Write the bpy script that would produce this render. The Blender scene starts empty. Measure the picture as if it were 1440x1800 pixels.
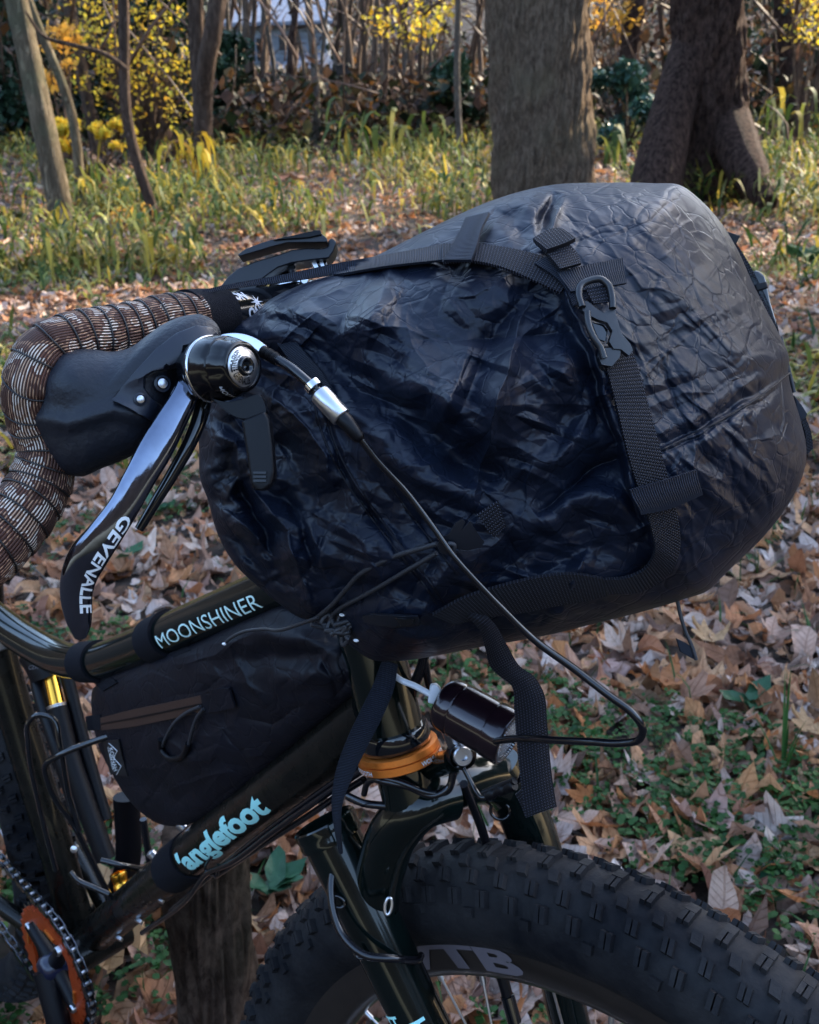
import bpy, bmesh, math, random
import numpy as np
from mathutils import Vector, Matrix
random.seed(7); rng = np.random.default_rng(7)
PI = math.pi
scene = bpy.context.scene
COL = scene.collection

# ------------------------------------------------------------------ camera
CAM = np.array([.921, -.409, 1.168]); F = 1859.0
def _rot(yaw, pitch, roll):
    cy, sy, cp, sp = math.cos(yaw), math.sin(yaw), math.cos(pitch), math.sin(pitch)
    v = np.array([-sy*cp, cy*cp, -sp]); r = np.cross(v, [0, 0, 1.]); r /= np.linalg.norm(r); u = np.cross(r, v)
    c, s = math.cos(roll), math.sin(roll)
    return np.array([c*r+s*u, -s*r+c*u, v])
M = _rot(.786, .361, -.023)
cd = bpy.data.cameras.new('camera'); cam = bpy.data.objects.new('camera', cd); COL.objects.link(cam)
cam.matrix_world = Matrix([[M[0][i], M[1][i], -M[2][i], CAM[i]] for i in range(3)] + [[0, 0, 0, 1]])
cd.sensor_fit = 'VERTICAL'; cd.sensor_height = 24.0; cd.lens = F/1800*24
cd.clip_start = .02; cd.clip_end = 600
cd.dof.use_dof = True; cd.dof.focus_distance = .56; cd.dof.aperture_fstop = 16.0
scene.camera = cam
FH = np.array([M[2][0], M[2][1], 0]); FH /= np.linalg.norm(FH)      # horizontal forward of the view
RH = np.cross(FH, [0, 0, 1.])                                      # horizontal right

# ------------------------------------------------------------------ light
SUN_EL = math.radians(30); _a = math.radians(52)
SH = FH*math.cos(_a)+RH*math.sin(_a)                                # where the sun stands: behind and to the right
SUN_DIR = np.array([SH[0]*math.cos(SUN_EL), SH[1]*math.cos(SUN_EL), math.sin(SUN_EL)])
W = bpy.data.worlds.new('World'); scene.world = W; W.use_nodes = True
nt = W.node_tree; nt.nodes.clear()
sky = nt.nodes.new('ShaderNodeTexSky'); sky.sky_type = 'NISHITA'; sky.sun_disc = False
sky.sun_elevation = SUN_EL; sky.sun_rotation = math.atan2(SH[0], SH[1])
sky.air_density = 1.0; sky.dust_density = 1.2; sky.ozone_density = 1.0
bg = nt.nodes.new('ShaderNodeBackground'); bg.inputs[1].default_value = .15
wo = nt.nodes.new('ShaderNodeOutputWorld')
hs_ = nt.nodes.new('ShaderNodeHueSaturation'); hs_.inputs['Saturation'].default_value = 1.0
nt.links.new(sky.outputs[0], hs_.inputs['Color']); nt.links.new(hs_.outputs[0], bg.inputs[0]); nt.links.new(bg.outputs[0], wo.inputs[0])
ld = bpy.data.lights.new('sun', 'SUN'); ld.energy = 2.3; ld.angle = math.radians(.6); ld.color = (1, .86, .64)
sun = bpy.data.objects.new('sun', ld); COL.objects.link(sun)
sun.rotation_euler = Vector(SUN_DIR.tolist()).to_track_quat('Z', 'Y').to_euler()
vs = scene.view_settings
vs.view_transform = 'Standard'; vs.look = 'None'; vs.exposure = 2.62; vs.gamma = 1; vs.use_curve_mapping = False
scene.cycles.use_denoising = True
scene.cycles.max_bounces = 5; scene.cycles.diffuse_bounces = 2; scene.cycles.glossy_bounces = 3
scene.cycles.transmission_bounces = 3; scene.cycles.caustics_reflective = False; scene.cycles.caustics_refractive = False

# ------------------------------------------------------------------ geometry helpers
def PD(px, py, d):
    """point seen at picture position (px, py) at depth d"""
    return CAM + M.T @ np.array([(px-720)/F*d, (900-py)/F*d, d])
def PDa(px, py, d):
    px, py, d = np.broadcast_arrays(np.asarray(px, float), np.asarray(py, float), np.asarray(d, float))
    return CAM + np.stack([(px-720)/F*d, (900-py)/F*d, d], -1) @ M
def DY(px, py, y):
    d = M.T @ np.array([(px-720)/F, (900-py)/F, 1]); return (y-CAM[1])/d[1]
def PY(px, py, y): return PD(px, py, DY(px, py, y))
def DYa(px, py, y=0.):
    px = np.asarray(px, float); py = np.asarray(py, float)
    d1 = M[0][1]*(px-720)/F + M[1][1]*(900-py)/F + M[2][1]
    return (y-CAM[1])/d1
def terr(u, v):
    """ground height; u to the right, v forward of the camera"""
    u = np.asarray(u, float); v = np.asarray(v, float)
    z = -.02 + .05*np.clip(v-8, 0, 34) + .33*np.clip(v-42, 0, 60)
    z = z + .02*np.sin(u*1.3+v*.7)*np.clip((v-2)/4, 0, 1) + .06*np.sin(u*.5-v*.43+1)*np.clip((v-5)/8, 0, 1)
    return z
def UV3(u, v, z=None):
    u = np.asarray(u, float); v = np.asarray(v, float)
    if z is None: z = terr(u, v)
    p = CAM + u[..., None]*RH + v[..., None]*FH
    p[..., 2] = z
    return p
def touv(p): q = np.asarray(p)-CAM; return q@RH, q@FH
def GR(px, py):
    """where the ray through the picture position meets the ground"""
    d = M.T @ np.array([(px-720)/F, (900-py)/F, 1]); t = .3
    while t < 90:
        p = CAM+d*t; u, v = touv(p)
        if p[2] <= terr(u, v): break
        t += .01+t*.004
    return p, t
def spline(P, n):
    P = np.asarray(P, float); m = len(P)
    if m == 2:
        t = np.linspace(0, 1, n)[:, None]; return P[0]*(1-t)+P[1]*t
    E = np.vstack([2*P[0]-P[1], P, 2*P[-1]-P[-2]])
    L = np.r_[0, np.cumsum(np.linalg.norm(np.diff(P[:, :min(3, P.shape[1])], axis=0), axis=1)+1e-9)]
    s = np.linspace(0, L[-1], n); k = np.clip(np.searchsorted(L, s, 'right')-1, 0, m-2)
    t = ((s-L[k])/(L[k+1]-L[k]))[:, None]
    h = np.diff(L); h = np.r_[h[0], h, h[-1]]
    sl = np.diff(E, axis=0)/h[:, None]                      # slopes of each piece, ends mirrored
    w1, w2 = h[1:], h[:-1]; tg = (sl[:-1]*w1[:, None]+sl[1:]*w2[:, None])/(w1+w2)[:, None]
    p0, p1 = P[k], P[k+1]; hh = (L[k+1]-L[k])[:, None]; m0, m1 = tg[k]*hh, tg[k+1]*hh
    return (2*t**3-3*t*t+1)*p0+(t**3-2*t*t+t)*m0+(-2*t**3+3*t*t)*p1+(t**3-t*t)*m1

ORG = {}
def mesh(name, V, Fc, uv=None, smooth=True, attr=None):
    me = bpy.data.meshes.new(name)
    V = np.asarray(V, float)
    if isinstance(Fc, np.ndarray) and Fc.ndim == 2:
        n, k = Fc.shape
        me.vertices.add(len(V)); me.vertices.foreach_set('co', V.astype(np.float32).ravel())
        me.loops.add(n*k); me.loops.foreach_set('vertex_index', Fc.astype(np.int32).ravel())
        me.polygons.add(n); me.polygons.foreach_set('loop_start', np.arange(0, n*k, k, dtype=np.int32))
        me.update(calc_edges=True)
    else:
        me.from_pydata(V.tolist(), [], [list(map(int, f)) for f in Fc])
    if smooth: me.polygons.foreach_set('use_smooth', np.ones(len(me.polygons), bool))
    if uv is not None:
        li = np.empty(len(me.loops), np.int32); me.loops.foreach_get('vertex_index', li)
        l = me.uv_layers.new(name='UVMap'); l.data.foreach_set('uv', np.asarray(uv, np.float32)[li].ravel())
    if attr is not None:
        for k, a in attr.items():
            at = me.attributes.new(k, 'FLOAT', 'POINT'); at.data.foreach_set('value', np.asarray(a, np.float32))
    me.validate()
    if smooth and len(me.polygons) < 16000: me.set_sharp_from_angle(angle=math.radians(48))
    return me
def obj(name, V, Fc, mat, parent=None, uv=None, smooth=True, attr=None, kind=None, label=None, cat=None, group=None):
    o0 = ORG.get(parent.name, np.zeros(3)) if parent is not None else np.zeros(3)
    me = mesh(name, np.asarray(V, float)-o0, Fc, uv, smooth, attr)
    if mat: me.materials.append(mat)
    o = bpy.data.objects.new(name, me); COL.objects.link(o)
    if parent is not None: o.parent = parent; ORG[o.name] = o0
    if kind: o['kind'] = kind
    if label: o['label'] = label
    if cat: o['category'] = cat
    if group: o['group'] = group
    return o
def thing(name, loc, label, cat, group=None):
    o = bpy.data.objects.new(name, None); COL.objects.link(o); o.location = list(map(float, loc)); o.empty_display_size = .05
    o['label'] = label; o['category'] = cat
    if group: o['group'] = group
    ORG[o.name] = np.asarray(loc, float); return o
def part_empty(name, parent):
    o = bpy.data.objects.new(name, None); COL.objects.link(o); o.parent = parent; o.empty_display_size = .05
    ORG[o.name] = ORG[parent.name]; return o
def grid_faces(nu, nv, wrapv=False):
    i = np.arange(nu-1)[:, None]; j = np.arange(nv if wrapv else nv-1)[None, :]
    a = i*nv+j; b = i*nv+(j+1) % nv; c = (i+1)*nv+(j+1) % nv; d = (i+1)*nv+j
    return np.stack([a, b, c, d], -1).reshape(-1, 4)
def merge(parts):
    """join (V, F) pieces of ONE part; every face list becomes python lists"""
    VV = []; FF = []; o = 0
    for p in parts:
        V, Fc = p[0], p[1]
        VV.append(np.asarray(V, float)); FF += [[int(i)+o for i in f] for f in Fc]; o += len(V)
    return np.vstack(VV), FF

class Sweep:
    """a tube along a line; angle 90 degrees faces the camera"""
    def __init__(s, pts, ra, rb=None, n=None, taper=None):
        pts = np.asarray(pts, float); n = n or max(8, 6*len(pts))
        if pts.shape[1] == 3: P = spline(pts, n)
        else: P = spline(pts, n)
        s.P = P[:, :3]; s.n = n
        if pts.shape[1] == 4: ra = P[:, 3]; rb = ra if rb is None else ra*rb
        s.a = np.broadcast_to(np.asarray(ra, float), (n,)).copy()
        s.b = s.a.copy() if rb is None else np.broadcast_to(np.asarray(rb, float), (n,)).copy()
        T = np.gradient(s.P, axis=0); T /= np.linalg.norm(T, axis=1)[:, None]+1e-12
        N = CAM-s.P; N -= (N*T).sum(1)[:, None]*T; N /= np.linalg.norm(N, axis=1)[:, None]
        s.T, s.N = T, N; s.S = np.cross(T, N)
        s.L = np.r_[0, np.cumsum(np.linalg.norm(np.diff(s.P, axis=0), axis=1))]
    def at(s, l, ang, off=0., q=2.0):
        """points at arclength l (array), angle ang, lifted by off"""
        l = np.asarray(l, float)
        f = lambda A: np.stack([np.interp(l, s.L, A[:, k]) for k in range(3)], -1)
        a = np.interp(l, s.L, s.a)+off; b = np.interp(l, s.L, s.b)+off
        c, n = np.cos(ang), np.sin(ang)
        if q != 2.0:
            c = np.sign(c)*np.abs(c)**(2/q); n = np.sign(n)*np.abs(n)**(2/q)
        return f(s.P)+f(s.S)*(a*c)[..., None]+f(s.N)*(b*n)[..., None]
    def mesh(s, na=16, caps=True, q=2.0, rad=None, dome=0):
        ang = np.linspace(0, 2*PI, na+1)[:-1]
        L, A = np.meshgrid(s.L, ang, indexing='ij')
        V = s.at(L.ravel(), A.ravel(), 0 if rad is None else rad(L, A).ravel(), q)
        Fc = grid_faces(s.n, na, True)
        uv = np.stack([L.ravel(), A.ravel()/(2*PI)], -1)
        Fl = [list(f) for f in Fc]
        if caps:
            k = len(V)
            V = np.vstack([V, s.P[0]-s.T[0]*dome*s.a[0], s.P[-1]+s.T[-1]*dome*s.a[-1]])
            uv = np.vstack([uv, [[0, 0]], [[s.L[-1], 0]]])
            for j in range(na):
                Fl.append([k, (j+1) % na, j]); o = (s.n-1)*na; Fl.append([k+1, o+j, o+(j+1) % na])
        return V, Fl, uv
def tube(name, pts, r, mat, parent, na=14, n=None, caps=True, rb=None, q=2.0, dome=0, rad=None, **kw):
    s = Sweep(pts, r, rb, n); V, Fl, uv = s.mesh(na, caps, q, rad, dome)
    return obj(name, V, Fl, mat, parent, uv=uv, **kw), s
def lathe(c, axis, prof, n=40, up=None, open_=False):
    """prof: list of (along, radius)"""
    axis = np.asarray(axis, float); axis /= np.linalg.norm(axis)
    a = np.cross(axis, up if up is not None else [0, 0, 1.]); a /= np.linalg.norm(a); b = np.cross(axis, a)
    t = np.linspace(0, 2*PI, n+1)[:-1]; ring = np.cos(t)[:, None]*a+np.sin(t)[:, None]*b
    V = np.vstack([np.asarray(c)+axis*h+ring*r for h, r in prof])
    Fl = [list(f) for f in grid_faces(len(prof), n, True)]
    return V, Fl
def box(c, ax, half):
    ax = np.asarray(ax, float); V = []
    for sx in (-1, 1):
        for sy in (-1, 1):
            for sz in (-1, 1): V.append(np.asarray(c)+ax[0]*half[0]*sx+ax[1]*half[1]*sy+ax[2]*half[2]*sz)
    return np.array(V), [[0, 1, 3, 2], [4, 6, 7, 5], [0, 4, 5, 1], [2, 3, 7, 6], [0, 2, 6, 4], [1, 5, 7, 3]]
def bevel(o, w, seg=2, ang=.6):
    m = o.modifiers.new('bevel', 'BEVEL'); m.width = w; m.segments = seg; m.limit_method = 'ANGLE'; m.angle_limit = ang
def prism(name, out, d, th, mat, parent, bev=.0008, holes=None, smooth_pts=0, df=None, **kw):
    """a plate with the outline out (picture positions), front at depth d, thickness th (metres) away from the camera"""
    out = np.asarray(out, float)
    if smooth_pts: out = spline(np.vstack([out, out[:1]]), smooth_pts)[:-1]
    o0 = ORG.get(parent.name, np.zeros(3)) if parent is not None else np.zeros(3)
    dd = (lambda x, y: d) if df is None else df
    b2 = bmesh.new(); vv_ = [b2.verts.new((x, y, 0)) for x, y in out]; b2.faces.new(vv_); bmesh.ops.triangulate(b2, faces=b2.faces[:])
    if df is not None:
        for _ in range(5):
            es = [e for e in b2.edges if not e.is_boundary and e.calc_length() > 11]
            if not es: break
            bmesh.ops.subdivide_edges(b2, edges=es, cuts=1); bmesh.ops.triangulate(b2, faces=b2.faces[:])
    b2.verts.ensure_lookup_table(); b2.verts.index_update()
    bm = bmesh.new(); X = [(v.co.x, v.co.y) for v in b2.verts]
    f = [bm.verts.new((PD(x, y, dd(x, y))-o0).tolist()) for x, y in X]
    b = [bm.verts.new((PD(x, y, dd(x, y))+M[2]*th-o0).tolist()) for x, y in X]
    for fc in b2.faces:
        ids = [v.index for v in fc.verts]; bm.faces.new([f[i] for i in ids]); bm.faces.new([b[i] for i in ids[::-1]])
    for e in b2.edges:
        if e.is_boundary: i, k = e.verts[0].index, e.verts[1].index; bm.faces.new([f[i], b[i], b[k], f[k]])
    b2.free(); bmesh.ops.recalc_face_normals(bm, faces=bm.faces)
    me = bpy.data.meshes.new(name); bm.to_mesh(me); bm.free(); me.materials.append(mat)
    o = bpy.data.objects.new(name, me); COL.objects.link(o); o.parent = parent; ORG[o.name] = o0
    for p in me.polygons: p.use_smooth = True
    if bev: bevel(o, bev)
    m = o.modifiers.new('wn', 'WEIGHTED_NORMAL'); m.keep_sharp = False
    for k, v in kw.items(): o[k] = v
    return o
def ribbon(name, A, B, depth, mat, parent, th=.0016, n=60, nc=7, sag=0., **kw):
    """webbing between two edge lines given in picture positions; depth: list or f(px, py)"""
    A = np.asarray(A, float); B = np.asarray(B, float)
    if callable(depth):
        a = spline(A[:, :2], n); b = spline(B[:, :2], n); t = np.linspace(0, 1, nc)
        X = a[:, None]*(1-t)[None, :, None]+b[:, None]*t[None, :, None]
        D = depth(X[..., 0], X[..., 1])
    else:
        dA = np.c_[A[:, :2], np.asarray(depth)]; dB = np.c_[B[:, :2], np.asarray(depth)]
        a = spline(dA, n); b = spline(dB, n); t = np.linspace(0, 1, nc)
        X3 = a[:, None]*(1-t)[None, :, None]+b[:, None]*t[None, :, None]
        X = X3[..., :2]; D = X3[..., 2]-sag*np.sin(t*PI)[None, :]
    Pf = PDa(X[..., 0], X[..., 1], D)
    du = np.gradient(Pf, axis=0); dv = np.gradient(Pf, axis=1); N = np.cross(du, dv); N /= np.linalg.norm(N, axis=-1)[..., None]+1e-12
    if (N*(CAM-Pf)).sum() < 0: N = -N
    Pb = Pf-N*th
    L = np.r_[0, np.cumsum(np.linalg.norm(np.diff(Pf[:, nc//2], axis=0), axis=1))]
    Wd = np.linalg.norm(Pf[:, -1]-Pf[:, 0], axis=1).mean()
    uvf = np.stack([np.broadcast_to(t*Wd, (n, nc)), np.broadcast_to(L[:, None], (n, nc))], -1).reshape(-1, 2)
    V = np.vstack([Pf.reshape(-1, 3), Pb.reshape(-1, 3)]); k = n*nc
    g = grid_faces(n, nc); Fl = [list(f) for f in g]+[list(f[::-1]+k) for f in g]
    for i in range(n-1):
        Fl.append([i*nc, (i+1)*nc, (i+1)*nc+k, i*nc+k]); e = nc-1
        Fl.append([(i+1)*nc+e, i*nc+e, i*nc+e+k, (i+1)*nc+e+k])
    for j in range(nc-1):
        Fl.append([j+1, j, j+k, j+1+k]); o = (n-1)*nc; Fl.append([o+j, o+j+1, o+j+1+k, o+j+k])
    return obj(name, V, Fl, mat, parent, uv=np.vstack([uvf, uvf]), **kw)
def text2d(body, bold=0., shear=0., cuts=10):
    """text as flat triangles: cap height about 1, x from 0"""
    cu = bpy.data.curves.new('t', 'FONT'); cu.body = body; cu.size = 1/.69; cu.offset = bold; cu.shear = shear; cu.resolution_u = 3
    o = bpy.data.objects.new('t', cu); COL.objects.link(o)
    dg = bpy.context.evaluated_depsgraph_get(); me = bpy.data.meshes.new_from_object(o.evaluated_get(dg))
    bm = bmesh.new(); bm.from_mesh(me)
    x1 = max(v.co.x for v in bm.verts)
    for k in range(1, cuts):
        g = bm.verts[:]+bm.edges[:]+bm.faces[:]
        bmesh.ops.bisect_plane(bm, geom=g, plane_co=(0, -.25+1.4*k/cuts, 0), plane_no=(0, 1, 0))
    for k in range(1, len(body)*3):
        g = bm.verts[:]+bm.edges[:]+bm.faces[:]
        bmesh.ops.bisect_plane(bm, geom=g, plane_co=(x1*k/(len(body)*3), 0, 0), plane_no=(1, 0, 0))
    bmesh.ops.triangulate(bm, faces=bm.faces)
    bm.verts.ensure_lookup_table()
    V = np.array([v.co[:2] for v in bm.verts]); Fl = [[v.index for v in f.verts] for f in bm.faces]
    bm.free(); bpy.data.objects.remove(o); bpy.data.curves.remove(cu); bpy.data.meshes.remove(me)
    V[:, 0] -= V[:, 0].min()
    return V, Fl
def fx(V, w): V = V.copy(); V[:, 0] *= w/V[:, 0].max(); return V
def decal_sweep(name, s, V2, Fl, l0, h, ang0, mat, parent, off=.0004, flip=1, q=2.0, wl=None):
    """lettering wrapped on a Sweep: text x runs along the tube, text y round it; wl = length in metres"""
    V2 = V2.copy()
    if wl: V2[:, 0] *= wl/V2[:, 0].max()
    else: V2[:, 0] *= h
    l = l0+flip*V2[:, 0]; r = np.interp(l, s.L, s.a)
    ang = ang0+flip*(V2[:, 1]-.5)*h/r
    V = s.at(l, ang, off, q)
    return obj(name, V, Fl, mat, parent, smooth=True)
def decal_px(name, V2, Fl, o, ex, ey, depth, mat, parent, lift=.0006):
    """lettering laid on a surface: picture origin o, picture vectors for text x and y, depth function"""
    X = np.asarray(o, float)+V2[:, :1]*np.asarray(ex, float)+V2[:, 1:2]*np.asarray(ey, float)
    D = depth(X[:, 0], X[:, 1]) if callable(depth) else np.full(len(X), depth)
    return obj(name, PDa(X[:, 0], X[:, 1], D-lift), Fl, mat, parent)

# ------------------------------------------------------------------ materials
def N_(nt, typ, **kw):
    n = nt.nodes.new(typ)
    for k, v in kw.items():
        if k.startswith('i_'):
            key = k[2:]; key = int(key) if key.isdigit() else key.replace('_', ' ')
            n.inputs[key].default_value = v
        else: setattr(n, k, v)
    return n
def mat(name, col, rough=.5, metal=0., coat=0., spec=.5, noise=None, bump=None, rr=None, coords='Object', trans=0.):
    """noise: (scale, other colour, contrast); bump: list of (type, scale, strength, distance); rr: (scale, rough2)"""
    m = bpy.data.materials.new(name); m.use_nodes = True; t = m.node_tree; b = t.nodes['Principled BSDF']
    b.inputs['Base Color'].default_value = (*col, 1); b.inputs['Roughness'].default_value = rough
    b.inputs['Metallic'].default_value = metal; b.inputs['Coat Weight'].default_value = coat
    b.inputs['Coat Roughness'].default_value = .06
    b.inputs['Specular IOR Level'].default_value = spec
    tc = t.nodes.new('ShaderNodeTexCoord')
    if noise:
        n = N_(t, 'ShaderNodeTexNoise', i_Scale=noise[0], i_Detail=6., i_Roughness=.65)
        t.links.new(tc.outputs[coords], n.inputs['Vector'])
        r = N_(t, 'ShaderNodeMapRange'); r.inputs['From Min'].default_value = .5-.5/noise[2]; r.inputs['From Max'].default_value = .5+.5/noise[2]
        t.links.new(n.outputs['Fac'], r.inputs['Value'])
        mx = N_(t, 'ShaderNodeMixRGB'); mx.inputs[1].default_value = (*col, 1); mx.inputs[2].default_value = (*noise[1], 1)
        t.links.new(r.outputs[0], mx.inputs[0]); t.links.new(mx.outputs[0], b.inputs['Base Color'])
    if rr:
        n = N_(t, 'ShaderNodeTexNoise', i_Scale=rr[0], i_Detail=5.)
        t.links.new(tc.outputs[coords], n.inputs['Vector'])
        r = N_(t, 'ShaderNodeMapRange'); r.inputs['From Min'].default_value = .35; r.inputs['From Max'].default_value = .65
        r.inputs['To Min'].default_value = rough; r.inputs['To Max'].default_value = rr[1]
        t.links.new(n.outputs['Fac'], r.inputs['Value']); t.links.new(r.outputs[0], b.inputs['Roughness'])
    prev = None
    for ty, sc, st, di in (bump or []):
        if ty == 'noise': n = N_(t, 'ShaderNodeTexNoise', i_Scale=sc, i_Detail=8.); o = n.outputs['Fac']
        elif ty == 'crack':
            w = N_(t, 'ShaderNodeTexNoise', i_Scale=sc*.7, i_Detail=3.); t.links.new(tc.outputs[coords], w.inputs['Vector'])
            ad = N_(t, 'ShaderNodeMixRGB', blend_type='LINEAR_LIGHT', i_0=.5/sc); t.links.new(tc.outputs[coords], ad.inputs[1]); t.links.new(w.outputs['Color'], ad.inputs[2])
            n = N_(t, 'ShaderNodeTexVoronoi', feature='DISTANCE_TO_EDGE', i_Scale=sc); t.links.new(ad.outputs[0], n.inputs['Vector'])
            r = N_(t, 'ShaderNodeMapRange'); r.inputs['From Max'].default_value = .05; t.links.new(n.outputs[0], r.inputs[0]); o = r.outputs[0]
        elif ty == 'wavex': n = N_(t, 'ShaderNodeTexWave', i_Scale=sc, wave_profile='SIN'); n.bands_direction = 'X'; o = n.outputs['Fac']
        elif ty == 'wavey': n = N_(t, 'ShaderNodeTexWave', i_Scale=sc, wave_profile='SIN'); n.bands_direction = 'Y'; o = n.outputs['Fac']
        elif ty == 'vor': n = N_(t, 'ShaderNodeTexVoronoi', i_Scale=sc); o = n.outputs['Distance']
        if ty != 'crack': t.links.new(tc.outputs[coords], n.inputs['Vector'])
        bp = N_(t, 'ShaderNodeBump'); bp.inputs['Strength'].default_value = st; bp.inputs['Distance'].default_value = di
        t.links.new(o, bp.inputs['Height'])
        if prev: t.links.new(prev.outputs[0], bp.inputs['Normal'])
        prev = bp
    if prev: t.links.new(prev.outputs[0], b.inputs['Normal'])
    return m
def webmat(name, col=(.004, .004, .007), hi=(.15, .15, .20), pitch=.0017, across=.0013, spk=.6):
    """woven webbing: ribs across the tape in u, picks along v (both in metres)"""
    m = bpy.data.materials.new(name); m.use_nodes = True; t = m.node_tree; b = t.nodes['Principled BSDF']
    b.inputs['Roughness'].default_value = .6; b.inputs['Specular IOR Level'].default_value = .25
    tc = t.nodes.new('ShaderNodeTexCoord'); sp = t.nodes.new('ShaderNodeSeparateXYZ'); t.links.new(tc.outputs['UV'], sp.inputs[0])
    def sn(o, p, ph=None):
        a = N_(t, 'ShaderNodeMath', operation='MULTIPLY', i_1=2*PI/p); t.links.new(o, a.inputs[0])
        if ph is not None:
            c = N_(t, 'ShaderNodeMath', operation='ADD'); t.links.new(a.outputs[0], c.inputs[0]); t.links.new(ph, c.inputs[1]); a = c
        s = N_(t, 'ShaderNodeMath', operation='SINE'); t.links.new(a.outputs[0], s.inputs[0]); return s.outputs[0]
    su = sn(sp.outputs[0], across); sv = sn(sp.outputs[1], pitch)
    q = N_(t, 'ShaderNodeMath', operation='MULTIPLY', i_1=1.1); t.links.new(su, q.inputs[0])
    sv2 = sn(sp.outputs[1], pitch, q.outputs[0])
    pr = N_(t, 'ShaderNodeMath', operation='MULTIPLY'); t.links.new(su, pr.inputs[0]); t.links.new(sv2, pr.inputs[1])
    ad = N_(t, 'ShaderNodeMath', operation='ADD'); t.links.new(pr.outputs[0], ad.inputs[0]); t.links.new(sv2, ad.inputs[1])
    mr = N_(t, 'ShaderNodeMapRange'); mr.inputs['From Min'].default_value = .7; mr.inputs['From Max'].default_value = 2.; mr.inputs['To Max'].default_value = spk
    t.links.new(ad.outputs[0], mr.inputs[0])
    mx = N_(t, 'ShaderNodeMixRGB'); mx.inputs[1].default_value = (*col, 1); mx.inputs[2].default_value = (*hi, 1)
    t.links.new(mr.outputs[0], mx.inputs[0]); t.links.new(mx.outputs[0], b.inputs['Base Color'])
    bp = N_(t, 'ShaderNodeBump'); bp.inputs['Strength'].default_value = .8; bp.inputs['Distance'].default_value = .00035
    t.links.new(ad.outputs[0], bp.inputs['Height']); t.links.new(bp.outputs[0], b.inputs['Normal'])
    return m
def leafmat(name, cols, rough=.55, rnd='attr', veins=True, transl=.25, spots=.35, uvv=False):
    """leaf colours picked from a ramp by a per-leaf random number"""
    m = bpy.data.materials.new(name); m.use_nodes = True; t = m.node_tree; b = t.nodes['Principled BSDF']
    b.inputs['Roughness'].default_value = rough; b.inputs['Specular IOR Level'].default_value = .2
    if rnd == 'attr': a = N_(t, 'ShaderNodeAttribute'); a.attribute_name = 'rnd'; o = a.outputs['Fac']
    else: a = t.nodes.new('ShaderNodeObjectInfo'); o = a.outputs['Random']
    r = t.nodes.new('ShaderNodeValToRGB'); e = r.color_ramp.elements
    n = len(cols); e[0].position = 0; e[0].color = (*cols[0], 1); e[1].position = 1; e[1].color = (*cols[-1], 1)
    for i in range(1, n-1): x = e.new(i/(n-1)); x.color = (*cols[i], 1)
    t.links.new(o, r.inputs[0])
    tc = t.nodes.new('ShaderNodeTexCoord')
    ns = N_(t, 'ShaderNodeTexNoise', i_Scale=(38. if not uvv else 4.5), i_Detail=7., i_Roughness=.72)
    if uvv:
        cb_ = t.nodes.new('ShaderNodeCombineXYZ'); sp0 = t.nodes.new('ShaderNodeSeparateXYZ'); t.links.new(tc.outputs['UV'], sp0.inputs[0])
        m9 = N_(t, 'ShaderNodeMath', operation='MULTIPLY', i_1=37.); t.links.new(o, m9.inputs[0])
        t.links.new(sp0.outputs[0], cb_.inputs[0]); t.links.new(sp0.outputs[1], cb_.inputs[1]); t.links.new(m9.outputs[0], cb_.inputs[2]); t.links.new(cb_.outputs[0], ns.inputs['Vector'])
    else: t.links.new(tc.outputs['Object'], ns.inputs['Vector'])
    mr = N_(t, 'ShaderNodeMapRange'); mr.inputs['From Min'].default_value = .42; mr.inputs['From Max'].default_value = .72; mr.inputs['To Max'].default_value = spots
    t.links.new(ns.outputs['Fac'], mr.inputs[0])
    hs = N_(t, 'ShaderNodeMixRGB', blend_type='MULTIPLY'); hs.inputs[2].default_value = (.30, .20, .15, 1)
    t.links.new(mr.outputs[0], hs.inputs[0]); t.links.new(r.outputs[0], hs.inputs[1]); src = ns.outputs['Fac']
    if uvv:
        ax_ = N_(t, 'ShaderNodeMath', operation='ABSOLUTE'); t.links.new(sp0.outputs[0], ax_.inputs[0])
        a1 = N_(t, 'ShaderNodeMath', operation='MULTIPLY', i_1=-.85); t.links.new(ax_.outputs[0], a1.inputs[0])
        a2 = N_(t, 'ShaderNodeMath', operation='ADD'); t.links.new(a1.outputs[0], a2.inputs[0]); t.links.new(sp0.outputs[1], a2.inputs[1])
        a3 = N_(t, 'ShaderNodeMath', operation='PINGPONG', i_1=.085); t.links.new(a2.outputs[0], a3.inputs[0])
        v1_ = N_(t, 'ShaderNodeMapRange'); v1_.inputs['From Min'].default_value = .014; v1_.inputs['From Max'].default_value = .002; t.links.new(a3.outputs[0], v1_.inputs[0])
        v2_ = N_(t, 'ShaderNodeMapRange'); v2_.inputs['From Min'].default_value = .028; v2_.inputs['From Max'].default_value = .008; t.links.new(ax_.outputs[0], v2_.inputs[0])
        vm = N_(t, 'ShaderNodeMath', operation='MAXIMUM'); t.links.new(v1_.outputs[0], vm.inputs[0]); t.links.new(v2_.outputs[0], vm.inputs[1])
        vh = N_(t, 'ShaderNodeMath', operation='MULTIPLY', i_1=.4); t.links.new(vm.outputs[0], vh.inputs[0])
        vc = N_(t, 'ShaderNodeMixRGB', blend_type='MULTIPLY'); vc.inputs[2].default_value = (.45, .32, .22, 1); t.links.new(vh.outputs[0], vc.inputs[0]); t.links.new(hs.outputs[0], vc.inputs[1]); hs = vc
        vb = N_(t, 'ShaderNodeMath', operation='MULTIPLY_ADD', i_1=-.5); t.links.new(vm.outputs[0], vb.inputs[0]); t.links.new(ns.outputs['Fac'], vb.inputs[2]); src = vb.outputs[0]
    t.links.new(hs.outputs[0], b.inputs['Base Color'])
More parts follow.
